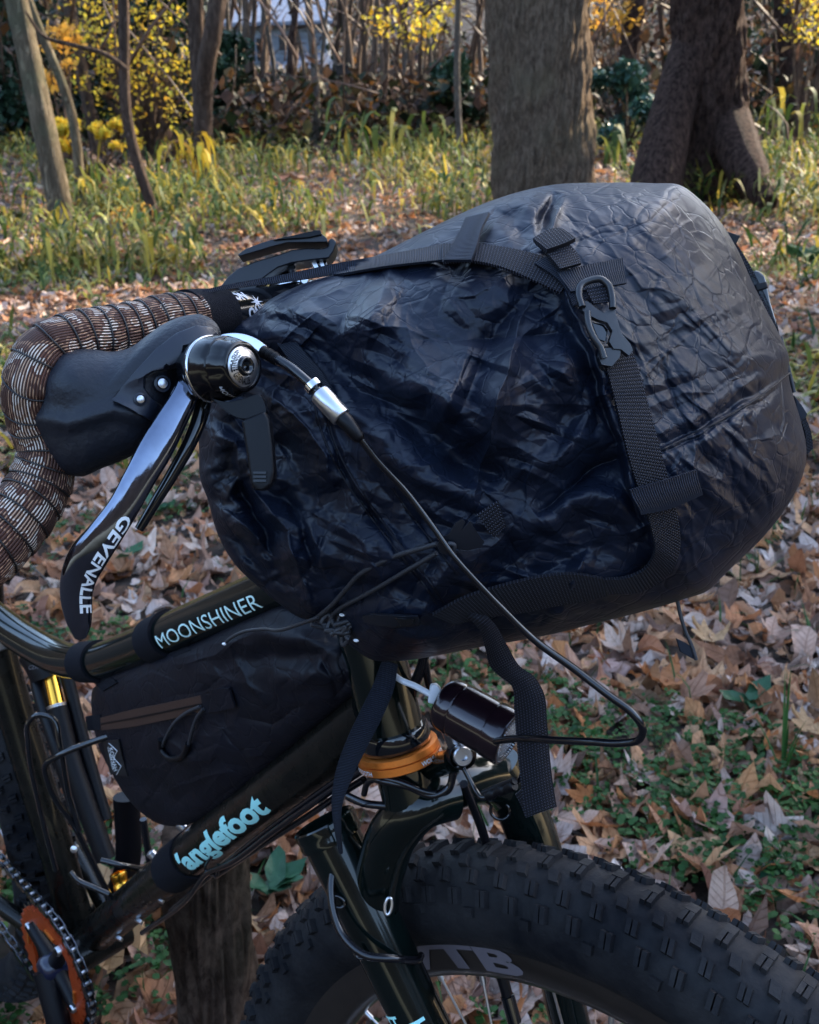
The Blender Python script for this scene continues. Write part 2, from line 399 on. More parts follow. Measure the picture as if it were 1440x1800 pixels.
    bp = N_(t, 'ShaderNodeBump'); bp.inputs['Strength'].default_value = .8 if uvv else .5; bp.inputs['Distance'].default_value = .006 if uvv else .003
    t.links.new(src, bp.inputs['Height']); t.links.new(bp.outputs[0], b.inputs['Normal'])
    if transl:
        tr = N_(t, 'ShaderNodeBsdfTranslucent'); t.links.new(hs.outputs[0], tr.inputs['Color'])
        ms = N_(t, 'ShaderNodeMixShader', i_0=transl); t.links.new(b.outputs[0], ms.inputs[1]); t.links.new(tr.outputs[0], ms.inputs[2])
        t.links.new(ms.outputs[0], t.nodes['Material Output'].inputs['Surface'])
    return m
def barkmat(name, c1, c2, scale=9, stretch=.18, moss=None, dist=.02):
    m = bpy.data.materials.new(name); m.use_nodes = True; t = m.node_tree; b = t.nodes['Principled BSDF']
    b.inputs['Roughness'].default_value = .9; b.inputs['Specular IOR Level'].default_value = .15
    tc = t.nodes.new('ShaderNodeTexCoord'); mp = N_(t, 'ShaderNodeMapping'); mp.inputs['Scale'].default_value = (1, 1, stretch)
    t.links.new(tc.outputs['Object'], mp.inputs[0])
    n = N_(t, 'ShaderNodeTexNoise', i_Scale=scale*1.6, i_Detail=9., i_Roughness=.72, i_Distortion=.4); t.links.new(mp.outputs[0], n.inputs['Vector'])
    v = N_(t, 'ShaderNodeTexVoronoi', i_Scale=scale, feature='DISTANCE_TO_EDGE')
    ml = N_(t, 'ShaderNodeMixRGB', blend_type='LINEAR_LIGHT', i_0=.25); t.links.new(mp.outputs[0], ml.inputs[1]); t.links.new(n.outputs['Color'], ml.inputs[2]); t.links.new(ml.outputs[0], v.inputs['Vector'])
    mr = N_(t, 'ShaderNodeMapRange'); mr.inputs['From Min'].default_value = .40; mr.inputs['From Max'].default_value = .62; t.links.new(n.outputs['Fac'], mr.inputs[0])
    mx = N_(t, 'ShaderNodeMixRGB'); mx.inputs[1].default_value = (*c1, 1); mx.inputs[2].default_value = (*c2, 1); t.links.new(mr.outputs[0], mx.inputs[0])
    out = mx.outputs[0]
    if moss:
        n2 = N_(t, 'ShaderNodeTexNoise', i_Scale=2.5, i_Detail=5.); t.links.new(tc.outputs['Object'], n2.inputs['Vector'])
        m2 = N_(t, 'ShaderNodeMapRange'); m2.inputs['From Min'].default_value = .5; m2.inputs['From Max'].default_value = .68; m2.inputs['To Max'].default_value = .7; t.links.new(n2.outputs['Fac'], m2.inputs[0])
        m3 = N_(t, 'ShaderNodeMixRGB'); m3.inputs[2].default_value = (*moss, 1); t.links.new(m2.outputs[0], m3.inputs[0]); t.links.new(out, m3.inputs[1]); out = m3.outputs[0]
    t.links.new(out, b.inputs['Base Color'])
    c = N_(t, 'ShaderNodeMapRange'); c.inputs['From Max'].default_value = .2; t.links.new(v.outputs[0], c.inputs[0])
    ad = N_(t, 'ShaderNodeMath', operation='ADD'); t.links.new(c.outputs[0], ad.inputs[0]); t.links.new(n.outputs['Fac'], ad.inputs[1])
    bp = N_(t, 'ShaderNodeBump'); bp.inputs['Strength'].default_value = 1.; bp.inputs['Distance'].default_value = dist*1.6
    t.links.new(ad.outputs[0], bp.inputs['Height']); t.links.new(bp.outputs[0], b.inputs['Normal'])
    return m

M_ = {}
M_['frame'] = mat('frame_paint', (.001, .005, .0045), .12, spec=.2, coat=.5, noise=(9, (.002, .004, .0035), 2), bump=[('noise', 260, .06, .0003)], rr=(40, .2))
M_['frame_satin'] = mat('frame_paint_scuffed', (.0025, .003, .0028), .22, coat=.22, spec=.15, noise=(30, (.009, .008, .006), 2.5), bump=[('noise', 300, .15, .0004)], rr=(60, .35))
M_['gloss'] = mat('gloss_black_metal', (.004, .005, .007), .10, metal=0., spec=.4, coat=.55, bump=[('noise', 60, .08, .0006)])
M_['lamp'] = mat('purple_black_anodised', (.008, .004, .008), .18, metal=.4, coat=.5, noise=(120, (.018, .007, .010), 2))
M_['plastic'] = mat('black_plastic', (.0025, .0025, .004), .42, spec=.22, bump=[('noise', 900, .15, .0002)])
M_['greyplastic'] = mat('dark_grey_plastic', (.009, .010, .014), .36, spec=.4, bump=[('noise', 700, .2, .0002)])
M_['rubber'] = mat('hood_rubber', (.006, .0075, .012), .48, spec=.34, noise=(35, (.011, .013, .020), 2), bump=[('noise', 380, .6, .0008), ('noise', 60, .35, .002)])
M_['rubber2'] = mat('smooth_rubber', (.010, .013, .022), .38, spec=.45, bump=[('noise', 300, .15, .0004)])
M_['tyre'] = mat('tyre_rubber', (.003, .0035, .0055), .55, spec=.13, noise=(14, (.030, .028, .028), 2.6), bump=[('noise', 230, .6, .0012)], rr=(40, .8))
M_['rim'] = mat('black_rim', (.012, .009, .008), .32, coat=.3, noise=(60, (.025, .018, .014), 2))
M_['chrome'] = mat('polished_metal', (.62, .62, .64), .12, metal=1., bump=[('noise', 60, .1, .0008)])
M_['silver'] = mat('brushed_silver', (.55, .55, .57), .3, metal=1., bump=[('noise', 200, .1, .0004)])
M_['bracket'] = mat('brown_anodised_bracket', (.12, .07, .06), .3, metal=.8)
M_['orange'] = mat('orange_anodised', (.80, .24, .04), .36, metal=.75, noise=(300, (.6, .17, .03), 1.6), bump=[('noise', 500, .06, .0004)])
M_['chainring'] = mat('orange_chainring', (.42, .055, .008), .42, metal=.35, noise=(90, (.28, .035, .006), 2))
M_['chain'] = mat('chain_steel', (.25, .26, .30), .25, metal=1., noise=(200, (.05, .05, .06), 3))
M_['gold'] = mat('gold_shaft', (.85, .42, .05), .2, metal=1.)
M_['grey_print'] = mat('grey_print', (.13, .11, .12), .45)
M_['mint'] = mat('mint_print', (.40, .82, .78), .4)
M_['paleprint'] = mat('pale_mint_print', (.66, .88, .84), .4)
M_['lever'] = mat('polished_black_metal', (.24, .28, .38), .09, metal=1., coat=.3, noise=(10, (.05, .055, .08), 2.2), bump=[('noise', 40, .10, .002)])
M_['white'] = mat('white_print', (.82, .82, .82), .45)
M_['whiteplastic'] = mat('white_cable_plastic', (.62, .63, .66), .4)
M_['glass'] = mat('lens_glass', (.55, .6, .65), .05, metal=.7, bump=[('vor', 700, .6, .001)])
M_['bag'] = mat('bag_laminate', (.003, .0045, .0105), .33, spec=.25, noise=(26, (.008, .012, .024), 2), bump=[('crack', 21, .42, .0008), ('crack', 60, .40, .0005), ('noise', 150, .16, .0008), ('noise', 900, .12, .0003)], rr=(30, .46))
M_['bag2'] = mat('frame_bag_cloth', (.0035, .0035, .006), .5, spec=.18, noise=(26, (.008, .008, .013), 2), bump=[('crack', 40, .3, .0012), ('noise', 140, .35, .0014), ('noise', 1300, .2, .0003)])
M_['zip'] = mat('brown_zip_tape', (.045, .020, .013), .5, bump=[('noise', 500, .3, .0004)])
M_['velcro'] = mat('velcro', (.004, .004, .007), .9, spec=.2, bump=[('noise', 1500, 1., .001)])
M_['web'] = webmat('webbing'); M_['web2'] = webmat('ribbed_webbing', (.007, .009, .016), (.06, .075, .12), .0012, .02, .6)
M_['webfine'] = webmat('grosgrain', (.008, .010, .017), (.05, .06, .09), .0011, .02, .6)
M_['cable'] = mat('cable_housing', (.004, .004, .006), .22, coat=.35, spec=.4)
M_['cord'] = mat('braided_cord', (.02, .02, .024), .55, bump=[('noise', 1200, .5, .0004)])
M_['soil'] = mat('soil', (.020, .013, .009), .95, noise=(7, (.05, .033, .022), 2), bump=[('noise', 22, .9, .03)])
LEAFC = [(.84, .66, .53), (.26, .10, .045), (.62, .36, .20), (.12, .055, .035), (.66, .46, .36), (.52, .19, .06), (.38, .19, .11), (.80, .66, .57), (.17, .07, .045), (.62, .30, .13), (.48, .30, .22), (.07, .035, .022), (.74, .44, .24), (.36, .14, .07), (.62, .50, .44), (.56, .40, .31)]
M_['leaf'] = leafmat('dead_leaf', LEAFC, uvv=True, spots=.42); M_['leafi'] = leafmat('dead_leaf_single', LEAFC, rnd='obj', uvv=True, spots=.42)
M_['herb'] = leafmat('ground_herb', [(.012, .045, .010), (.035, .10, .022), (.025, .07, .018), (.06, .13, .03)], transl=.25)
M_['herbd'] = leafmat('ivy_leaf', [(.02, .07, .035), (.04, .11, .05), (.03, .09, .05)], transl=.15, rough=.35)
M_['sasa'] = leafmat('bamboo_grass', [(.02, .05, .012), (.13, .17, .04), (.04, .08, .02), (.32, .32, .07), (.02, .05, .014), (.55, .40, .06), (.05, .09, .025), (.36, .33, .12)], transl=.35, spots=.2)
M_['yellow'] = leafmat('yellow_leaf', [(.62, .44, .03), (.75, .52, .05), (.55, .50, .07), (.66, .34, .03)], transl=.5, spots=.1)
M_['golden'] = leafmat('golden_leaf', [(.60, .32, .05), (.70, .40, .06), (.45, .22, .05)], transl=.5, spots=.1)
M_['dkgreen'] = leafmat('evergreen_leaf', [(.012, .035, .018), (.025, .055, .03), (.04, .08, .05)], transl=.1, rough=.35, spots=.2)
M_['bluegreen'] = leafmat('bluegreen_leaf', [(.03, .075, .06), (.05, .11, .085), (.04, .09, .05)], transl=.15, rough=.35, spots=.2)
M_['crown'] = leafmat('canopy_leaf', [(.10, .12, .03), (.26, .22, .05), (.16, .16, .04), (.30, .16, .05)], transl=.4)
M_['twig'] = leafmat('bare_twig', [(.06, .036, .028), (.13, .08, .06), (.04, .024, .018), (.18, .115, .09)], transl=0, spots=.2)
M_['bark_tan'] = barkmat('tan_bark', (.15, .115, .075), (.30, .235, .155), 10, .22, moss=(.16, .17, .10), dist=.012)
M_['bark_main'] = barkmat('furrowed_bark', (.17, .115, .078), (.44, .31, .21), 26, .38, moss=(.34, .27, .17), dist=.03)
M_['bark_dark'] = barkmat('dark_red_bark', (.035, .019, .015), (.19, .115, .09), 16, .4, dist=.03)
M_['bark_brown'] = barkmat('brown_bark', (.09, .058, .044), (.20, .135, .10), 12, .2)
M_['bark_grey'] = barkmat('pale_grey_bark', (.14, .115, .095), (.34, .28, .23), 14, .2)
M_['bark_pale'] = barkmat('pale_pink_bark', (.16, .11, .085), (.40, .29, .22), 12, .2)
M_['bark_near'] = barkmat('stump_bark', (.08, .048, .032), (.27, .18, .125), 42, .4, moss=(.13, .12, .06), dist=.006)
M_['hill'] = mat('slope_and_sky_screen', (.008, .006, .005), .95, noise=(1.3, (.030, .019, .013), 3), bump=[('noise', 6, 1, .3)])
M_['housewall'] = mat('pale_weatherboard', (.17, .20, .25), .6, noise=(4, (.09, .11, .14), 2))
M_['roof'] = mat('grey_roof', (.15, .17, .22), .55, noise=(6, (.07, .08, .11), 2))
M_['window'] = mat('dark_pane', (.02, .025, .03), .08, spec=.7)
M_['stick'] = barkmat('dead_stick', (.16, .13, .11), (.36, .31, .27), 60, .3, dist=.002)
M_['darkwood'] = mat('dark_painted_wood', (.02, .014, .012), .7)

# ------------------------------------------------------------------ the setting: ground and slope
def rotz(a):
    c, s = np.cos(a), np.sin(a); z = 0*c; o = z+1
    return np.stack([np.stack([c, -s, z], -1), np.stack([s, c, z], -1), np.stack([z, z, o], -1)], -2)
def rotx(a):
    c, s = np.cos(a), np.sin(a); z = 0*c; o = z+1
    return np.stack([np.stack([o, z, z], -1), np.stack([z, c, -s], -1), np.stack([z, s, c], -1)], -2)
def scatter(variants, P, R, S, which, rnd):
    """copies of small meshes (V, triangles) joined into one array"""
    global LUV
    VV = []; FF = []; AA = []; UVL = []; o = 0
    for k, (V, Fc) in enumerate(variants):
        i = np.where(which == k)[0]
        if not len(i): continue
        X = np.einsum('nij,vj->nvi', R[i], V)*S[i][:, None, None]+P[i][:, None, :]
        VV.append(X.reshape(-1, 3)); UVL.append(np.tile(V[:, :2]+(5 if False else 0), (len(i), 1))); FF.append((Fc[None]+(np.arange(len(i))*len(V))[:, None, None]+o).reshape(-1, Fc.shape[1]))
        AA.append(np.repeat(rnd[i], len(V))); o += len(i)*len(V)
    LUV = np.vstack(UVL)
    return np.vstack(VV), np.vstack(FF), np.concatenate(AA)
def leaf(kind, rings, curl=(0, 0, 0), seed=0, nb=None):
    r_ = np.random.default_rng(seed)
    if kind == 'lobed':
        A = [90, 74, 62, 48, 38, 24, 10, -4, -18, -42, -66, -90]; Rr = [1.0, .70, .52, .80, .88, .62, .46, .60, .66, .42, .36, .10]
    elif kind == 'oval':
        A = [90, 70, 50, 25, 0, -30, -60, -90]; Rr = [1.0, .74, .55, .42, .38, .40, .48, .55]
    elif kind == 'round':
        A = [90, 50, 10, -30, -70, -90]; Rr = [.62, .55, .52, .5, .45, .36]
    a = np.array(A+[180-x for x in A[-2:0:-1]], float); r = np.array(Rr+Rr[-2:0:-1])*(1+.11*r_.normal(size=len(A)*2-2))
    a = np.radians(a); n = len(a)
    V = [[0, 0, 0]]
    ph = r_.uniform(0, 6.28, 4)
    for k in range(1, rings+1):
        t = k/rings
        for j in range(n):
            x, y = r[j]*t*math.cos(a[j]), r[j]*t*math.sin(a[j])
            z = curl[0]*x*x+curl[1]*y*y+curl[2]*x*y + .05*t*math.sin(3*a[j]+ph[0])+.10*t*t*math.sin(2*a[j]+ph[1])
            z -= .05*t*(j % 2)
            V.append([x, y, z])
    Fl = [[0, 1+j, 1+(j+1) % n] for j in range(n)]
    for k in range(rings-1):
        for j in range(n):
            p = 1+k*n+j; q = 1+k*n+(j+1) % n
            Fl += [[p, p+n, q+n], [p, q+n, q]]
    V = np.array(V); 
    # roll the blade over: big bends for dry leaves
    b = curl[3] if len(curl) > 3 else 0
    if b:
        x = V[:, 0]*b; V[:, 0], V[:, 2] = np.sin(x)/b+V[:, 2]*-np.sin(x), V[:, 2]*np.cos(x)+(1-np.cos(x))/b
    return V, np.array(Fl)
def trixy(n, v0, v1, k=1., spread=.54, margin=.9, power=1.0):
    v = v0*(v1/v0)**(rng.uniform(size=n)**power) if k else rng.uniform(v0, v1, n)
    u = rng.uniform(-1, 1, n)*(spread*v+margin)
    return u, v
nU, nV = 120, 260
uu = np.linspace(-1, 1, nU); vv = np.r_[np.linspace(-3, 12, 140), 12*(100/12)**np.linspace(0, 1, nV-140)]
UU = uu[None, :]*(6+.95*np.clip(vv, 0, None))[:, None]; VVv = np.repeat(vv[:, None], nU, 1)
gp = UV3(UU, VVv); gp[..., 2] += .006*np.sin(UU*23+3*np.sin(VVv*9))*np.sin(VVv*19)
ground = obj('ground', gp.reshape(-1, 3), grid_faces(nV, nU), M_['soil'], kind='structure')
hv = np.linspace(40, 100, 20); hu = np.linspace(-90, 90, 60); HU, HV = np.meshgrid(hu, hv, indexing='ij')
hz = terr(HU, HV)+.25+.9*np.sin(HU*.21+1)*np.sin(HV*.17)+.5*np.sin(HU*.6)
hz[:, 0] -= 4
obj('slope_and_sky_screen', UV3(HU, HV, hz).reshape(-1, 3), grid_faces(60, 20), M_['hill'], kind='structure')

ra_ = np.linspace(math.radians(38), math.radians(322), 90); rr_ = np.linspace(19, 34, 12); RA, RR = np.meshgrid(ra_, rr_, indexing='ij')
rh = terr(RR*np.sin(RA), np.clip(RR*np.cos(RA), 0, None))-.3+np.clip((RR-20)/12, 0, 1)*(10.5+1.2*np.sin(RA*9)+.8*np.sin(RA*23))
ring = UV3(RR*np.sin(RA), RR*np.cos(RA), rh); obj('slope_and_sky_screen', ring.reshape(-1, 3), grid_faces(90, 12), M_['hill'], kind='structure')  # unseen ring added to block the low sky and darken reflections
variants = [leaf('oval', 2, (.3, .3, .2, .7), 14), leaf('lobed', 2, (.5, .3, .2, 1.2), 1), leaf('oval', 2, (.9, .5, 0, 2.2), 2), leaf('oval', 2, (1.0, -.6, .5, 1.6), 8), leaf('oval', 2, (1.3, -.3, .4, 2.8), 4), leaf('lobed', 2, (.2, .2, .5, .6), 5), leaf('oval', 2, (-.4, .8, 0, -1.0), 6), leaf('lobed', 2, (1.5, .8, .3, 2.4), 7), leaf('round', 2, (.8, -.6, .6, 1.5), 9), leaf('oval', 2, (-1.2, .9, .5, -2.4), 10)]
# leaf litter close by, then further off with simpler leaves
def litter(n, v0, v1, smin, smax, zmax, var, tilt=.55, uf=None, spread=.54, pw=1.):
    u, v = trixy(n, v0, v1, 1, spread, power=pw)
    z = terr(u, v)+rng.uniform(.002, zmax, n)
    R = rotz(rng.uniform(0, 6.28, n))@rotx(rng.normal(0, tilt, n))@rotz(rng.uniform(0, 6.28, n))
    S = rng.uniform(0, 1, n)**1.6*(smax-smin)+smin
    return UV3(u, v, z), R, S, rng.integers(0, len(var), n), rng.uniform(size=n)
L1 = scatter(variants, *litter(15500, .85, 4.9, .018, .080, .030, variants, pw=.72, tilt=.52)); Lu = [LUV]
lv = [leaf('oval', 1, (.8, .4, 0, 1.5), 11), leaf('lobed', 1, (-.6, .4, .3, -1.2), 12), leaf('oval', 1, (1.3, .2, 0, 2.2), 13)]
L2 = scatter(lv, *litter(21000, 4.3, 14, .035, .085, .05, lv)); Lu.append(LUV)
L3 = scatter(lv, *litter(11000, 14, 42, .06, .16, .08, lv)); Lu.append(LUV)
obj('leaf_litter', np.vstack([L1[0], L2[0], L3[0]]), np.vstack([L1[1], L2[1]+len(L1[0]), L3[1]+len(L1[0])+len(L2[0])]), M_['leaf'], uv=np.vstack(Lu), attr={'rnd': np.r_[L1[2], L2[2], L3[2]]}, kind='stuff', label='brown and pinkish tan dead leaves covering the forest floor')
# the larger leaves are pieces of their own
big = [leaf('lobed', 4, (.5, .35, .4, .9), 21), leaf('lobed', 4, (-.5, .5, .5, -1.2), 22), leaf('oval', 4, (.7, .3, 0, 1.4), 23), leaf('lobed', 4, (.5, -.3, .2, 1.1), 24), leaf('oval', 4, (-.5, .5, .3, -.9), 25), leaf('lobed', 4, (.2, .6, .4, .5), 26)]
bigme = []
for V, Fc in big:
    me = mesh('fallen_leaf', V, Fc, uv=V[:, :2]); me.materials.append(M_['leafi']); bigme.append(me)
def put_leaf(p, R, s, me, m=None, label=None):
    o = bpy.data.objects.new('fallen_leaf', me); COL.objects.link(o); o.parent = ground
    X = np.eye(4); X[:3, :3] = R*s; X[:3, 3] = p; o.matrix_local = Matrix(X.tolist())
    if label: o['label'] = label
    if m:
        o.material_slots[0].link = 'OBJECT'; o.material_slots[0].material = m
    return o
u, v = trixy(285, 1.0, 4.6, 1, .44, .25)
for i in range(285):
    s = random.uniform(.052, .095)*(1 if v[i] < 2.6 else 1.12)
    R = rotz(np.array(random.uniform(0, 6.28)))@rotx(np.array(random.gauss(0, .26)))
    p = UV3(u[i], v[i]); p[2] += random.uniform(.016, .038)
    put_leaf(p, R, s, bigme[i % 6])
def lm(name, c): return leafmat(name, [c, tuple(x*.8 for x in c)], rnd='obj', uvv=True, spots=.42)
LT, LO, LP, LB = lm('tan_leaf', (.60, .38, .20)), lm('orange_leaf', (.56, .24, .10)), lm('pink_leaf', (.56, .36, .30)), lm('brown_leaf', (.34, .17, .09))
for px, py, s, k, m, az, tl, lab in [
    (1155, 1215, .095, 0, LO, 2.9, .25, 'broad lobed orange brown leaf below the bag, right of the cable loop'), (1085, 1188, .085, 1, LP, 1.2, .3, None),
    (1350, 1240, .085, 4, LO, .4, .5, 'curled orange leaf near the right edge of the picture'), (1425, 1300, .08, 0, LT, 2.2, .2, None),
    (1205, 1410, .042, 3, LT, .2, .2, None), (1225, 1460, .10, 0, LP, 3.0, .2, 'large pinkish leaf with a small yellow leaf on it'), (1250, 1570, .085, 2, LB, -.3, .9, None),
    (1415, 1620, .085, 2, LO, .2, 1.0, 'tall curled orange brown leaf beside the front tyre'), (1330, 1620, .07, 1, LB, 1., .3, None), (1060, 1480, .09, 2, LO, .5, .6, None),
    (1030, 1400, .07, 4, LO, .9, .5, None), (1250, 1140, .085, 0, LT, 2.2, .2, None), (1330, 1130, .07, 4, LO, 1.6, .2, None), (320, 1205, .07, 1, LP, 0, .3, None),
    (480, 1500, .08, 0, LP, 1.4, .2, None), (500, 1395, .09, 0, LP, .4, .2, None), (620, 1370, .05, 4, LO, .4, .2, None), (735, 1430, .06, 2, LP, 1.4, .2, None), (470, 1670, .06, 2, LT, -.5, .4, None),
    (230, 1450, .09, 2, LT, -.3, 1., None), (1440, 1430, .08, 3, LO, .2, .6, None), (205, 1360, .06, 4, LT, 1., .6, None), (700, 1750, .06, 1, LP, 1., .3, None), (280, 1130, .05, 2, LT, 1., .3, None)]:
    p, t = GR(px, py); p = p+[0, 0, .036]
    put_leaf(p, rotz(np.array(az+.78+(1.5 if k in (2, 4) else 0)))@rotx(np.array(tl*.3)), s*(.75 if k in (2, 4) else .92), bigme[k], m, lab)
# the big dry leaf standing behind the chain
bl = leaf('lobed', 4, (.9, -.5, .4, 1.7), 31); me = mesh('fallen_leaf', *bl, uv=bl[0][:, :2]); me.materials.append(LT)
p, t = GR(225, 1735); put_leaf(p+[0, 0, .10], rotz(np.array(.9))@rotx(np.array(1.05))@rotz(np.array(.5)), .125, me, LT, 'very large crumpled tan leaf standing behind the chain')

# small herbs between the leaves
hl = []
for s in range(4):
    r_ = np.random.default_rng(50+s); Vs = []; Fs = []; o = 0
    for k in range(11):
        a = r_.uniform(0, 6.28); rr_ = r_.uniform(.3, 1.); h = r_.uniform(.3, 1.3); w = r_.uniform(.20, .34)
        c = np.array([math.cos(a)*rr_, math.sin(a)*rr_, h]); R = rotz(np.array(a))@rotx(np.array(r_.normal(0, .5)))
        q = np.array([[0, -1, 0], [.75, -.5, .1], [.85, .3, .12], [0, 1, 0], [-.85, .3, .12], [-.75, -.5, .1]])*w@R.T+c
        Vs.append(q); Fs += [[o, o+1, o+2], [o, o+2, o+3], [o, o+3, o+4], [o, o+4, o+5]]; o += 6
    hl.append((np.vstack(Vs), np.array(Fs)))
n = 21000; u, v = trixy(n, .9, 7.5, 1)
msk = (np.sin(u*5.1+1.3*np.sin(v*3.3))+np.sin(v*6.1+2*np.sin(u*2.7)+2)+rng.normal(0, .45, n)) > .72
u, v = u[msk], v[msk]; n = len(u)
H = scatter(hl, UV3(u, v, terr(u, v)+.024), rotz(rng.uniform(0, 6.28, n)), rng.uniform(.012, .024, n), rng.integers(0, 4, n), rng.uniform(size=n))
obj('ground_herbs', H[0], H[1], M_['herb'], attr={'rnd': H[2]}, kind='stuff', label='small round leaved green weeds growing through the dead leaves')

# bamboo grass
def blade(L, w, droop, seed, seg=4):
    V = []; r_ = np.random.default_rng(seed)
    for k in range(seg+1):
        t = k/seg; y = L*t; z = L*(.9*t-droop*t*t); ww = w*math.sin(PI*min(1, .12+.88*t)**.8)*(1 if t < 1 else 0)
        V += [[-ww, y*.8, z+.15*ww], [ww, y*.8, z+.15*ww]]
    Fl = []
    for k in range(seg): a = 2*k; Fl += [[a, a+1, a+3], [a, a+3, a+2]]
    return np.array(V), np.array(Fl)
bv = [blade(1, .055, .6, 1), blade(1, .07, 1.2, 2), blade(1, .045, .25, 3), blade(1, .08, 1.6, 4), blade(1, .06, 2.1, 5)]
def clumps(n, v0, v1, per, lo, hi, zlo, zhi, pw=1., spread=.54):
    u, v = trixy(int(n*3), v0, v1, 1, spread, power=pw); kp = (np.sin(u*1.9+1.5*np.sin(v*1.1))+np.sin(v*1.7+1.2*np.sin(u*1.3+2)+1)+rng.normal(0, .5, len(u))) > .35; u, v = u[kp][:n], v[kp][:n]; n = len(u); u = np.repeat(u, per)+rng.normal(0, .05, n*per); v = np.repeat(v, per)+rng.normal(0, .05, n*per)
    m = n*per; z = terr(u, v)+rng.uniform(zlo, zhi, m)
    return UV3(u, v, z), rotz(rng.uniform(0, 6.28, m))@rotx(rng.normal(0, .35, m)), rng.uniform(lo, hi, m), rng.integers(0, 5, m), np.clip(np.repeat(rng.uniform(size=n), per)+rng.normal(0, .12, m), 0, 1)
S1 = scatter(bv, *clumps(3300, 8.2, 30, 7, .10, .34, .0, .40, .85)); S2 = scatter(bv, *clumps(2400, 3.4, 9.5, 4, .08, .24, 0, .08, .6)); 
obj('bamboo_grass', np.vstack([S1[0], S2[0]]), np.vstack([S1[1], S2[1]+len(S1[0])]), M_['sasa'], attr={'rnd': np.r_[S1[2], S2[2]]}, kind='stuff', label='knee high yellow green bamboo grass under the trees')
gb = [blade(1, .018, .3, 1), blade(1, .022, .9, 2), blade(1, .014, .1, 3)]
u, v = trixy(1700, 1.1, 7, 1); n = len(u)
S3 = scatter(gb, UV3(u, v), rotz(rng.uniform(0, 6.28, n))@rotx(rng.normal(0, .5, n)), rng.uniform(.05, .14, n), rng.integers(0, 3, n), rng.uniform(size=n))
obj('thin_grass', S3[0], S3[1], M_['herb'], attr={'rnd': S3[2]}, kind='stuff', label='thin green grass blades standing among the leaves')

# ------------------------------------------------------------------ trees
def cloud(centers, rad, n, size, var, rnd=None, flat=.8):
    """leaves spread round a number of centres"""
    centers = np.asarray(centers); rad = np.broadcast_to(rad, len(centers)); i = rng.integers(0, len(centers), n)
    d = rng.normal(size=(n, 3)); d /= np.linalg.norm(d, axis=1)[:, None]; d *= (rng.uniform(size=n)**.45*rad[i])[:, None]; d[:, 2] *= flat
    R = rotz(rng.uniform(0, 6.28, n))@rotx(rng.normal(.3, .8, n))
    return scatter(var, centers[i]+d, R, rng.uniform(.7, 1.3, n)*size, rng.integers(0, len(var), n), rng.uniform(size=n) if rnd is None else np.full(n, rnd))
cl = [(np.array([[0, -.5, 0], [.32, 0, .06], [0, .6, 0], [-.32, 0, .06]]), np.array([[0, 1, 2], [0, 2, 3]])), (np.array([[0, -.4, 0], [.4, .05, .12], [0, .5, -.05], [-.4, .05, .12]]), np.array([[0, 1, 2], [0, 2, 3]]))]
def limb_mesh(pts, r0, r1, na=8, n=16):
    s = Sweep(np.asarray(pts), np.linspace(r0, r1, n) if not isinstance(r0, tuple) else np.interp(np.linspace(0, 1, n), np.linspace(0, 1, len(r0)), r0), None, n); V, Fl, uv = s.mesh(na); return V, Fl
def bark_tube(pts, rads, na, n, ridge=0., freq=9, flare=0., seed=0, knot=()):
    """trunk with furrowed surface"""
    s = Sweep(np.asarray(pts), np.interp(np.linspace(0, 1, n), np.linspace(0, 1, len(rads)), rads), None, n)
    ph = np.random.default_rng(seed).uniform(0, 6.28, 8)
    def rad(L, A):
        r0 = np.interp(L, s.L, s.a)
        w = .6*np.sin(L*1.1/r0*.35+ph[2])+.35*np.sin(L*5+ph[0])
        g = np.abs(np.sin(A*freq/2+w+.5*np.sin(L*9+ph[1])+.3*np.sin(A*3)))**.6*(.6+.4*np.sin(L*23/ (1+r0*3)+A*5+ph[3]))
        g += .35*np.sin(A*freq*1.7+L*31+ph[5])*np.sin(L*17+A*2+ph[6])
        o = ridge*r0*(g-.5)+.06*r0*np.sin(A*2+ph[4])+.04*r0*np.sin(A*3+L*2)
        if flare: o = o+flare*r0*np.exp(-L/(r0*1.6))*(.55+.6*np.abs(np.sin(A*2.5+ph[7])))
        for kl, ka, kr, kh in knot:
            da = (A-ka+PI) % (2*PI)-PI; dd = np.sqrt((L-kl)**2+(da*r0)**2)/kr
            o = o+kh*np.exp(-dd**2)*np.cos(dd*3.2)
        return o
    V, Fl, uv = s.mesh(na, True, 2.0, rad); return V, Fl
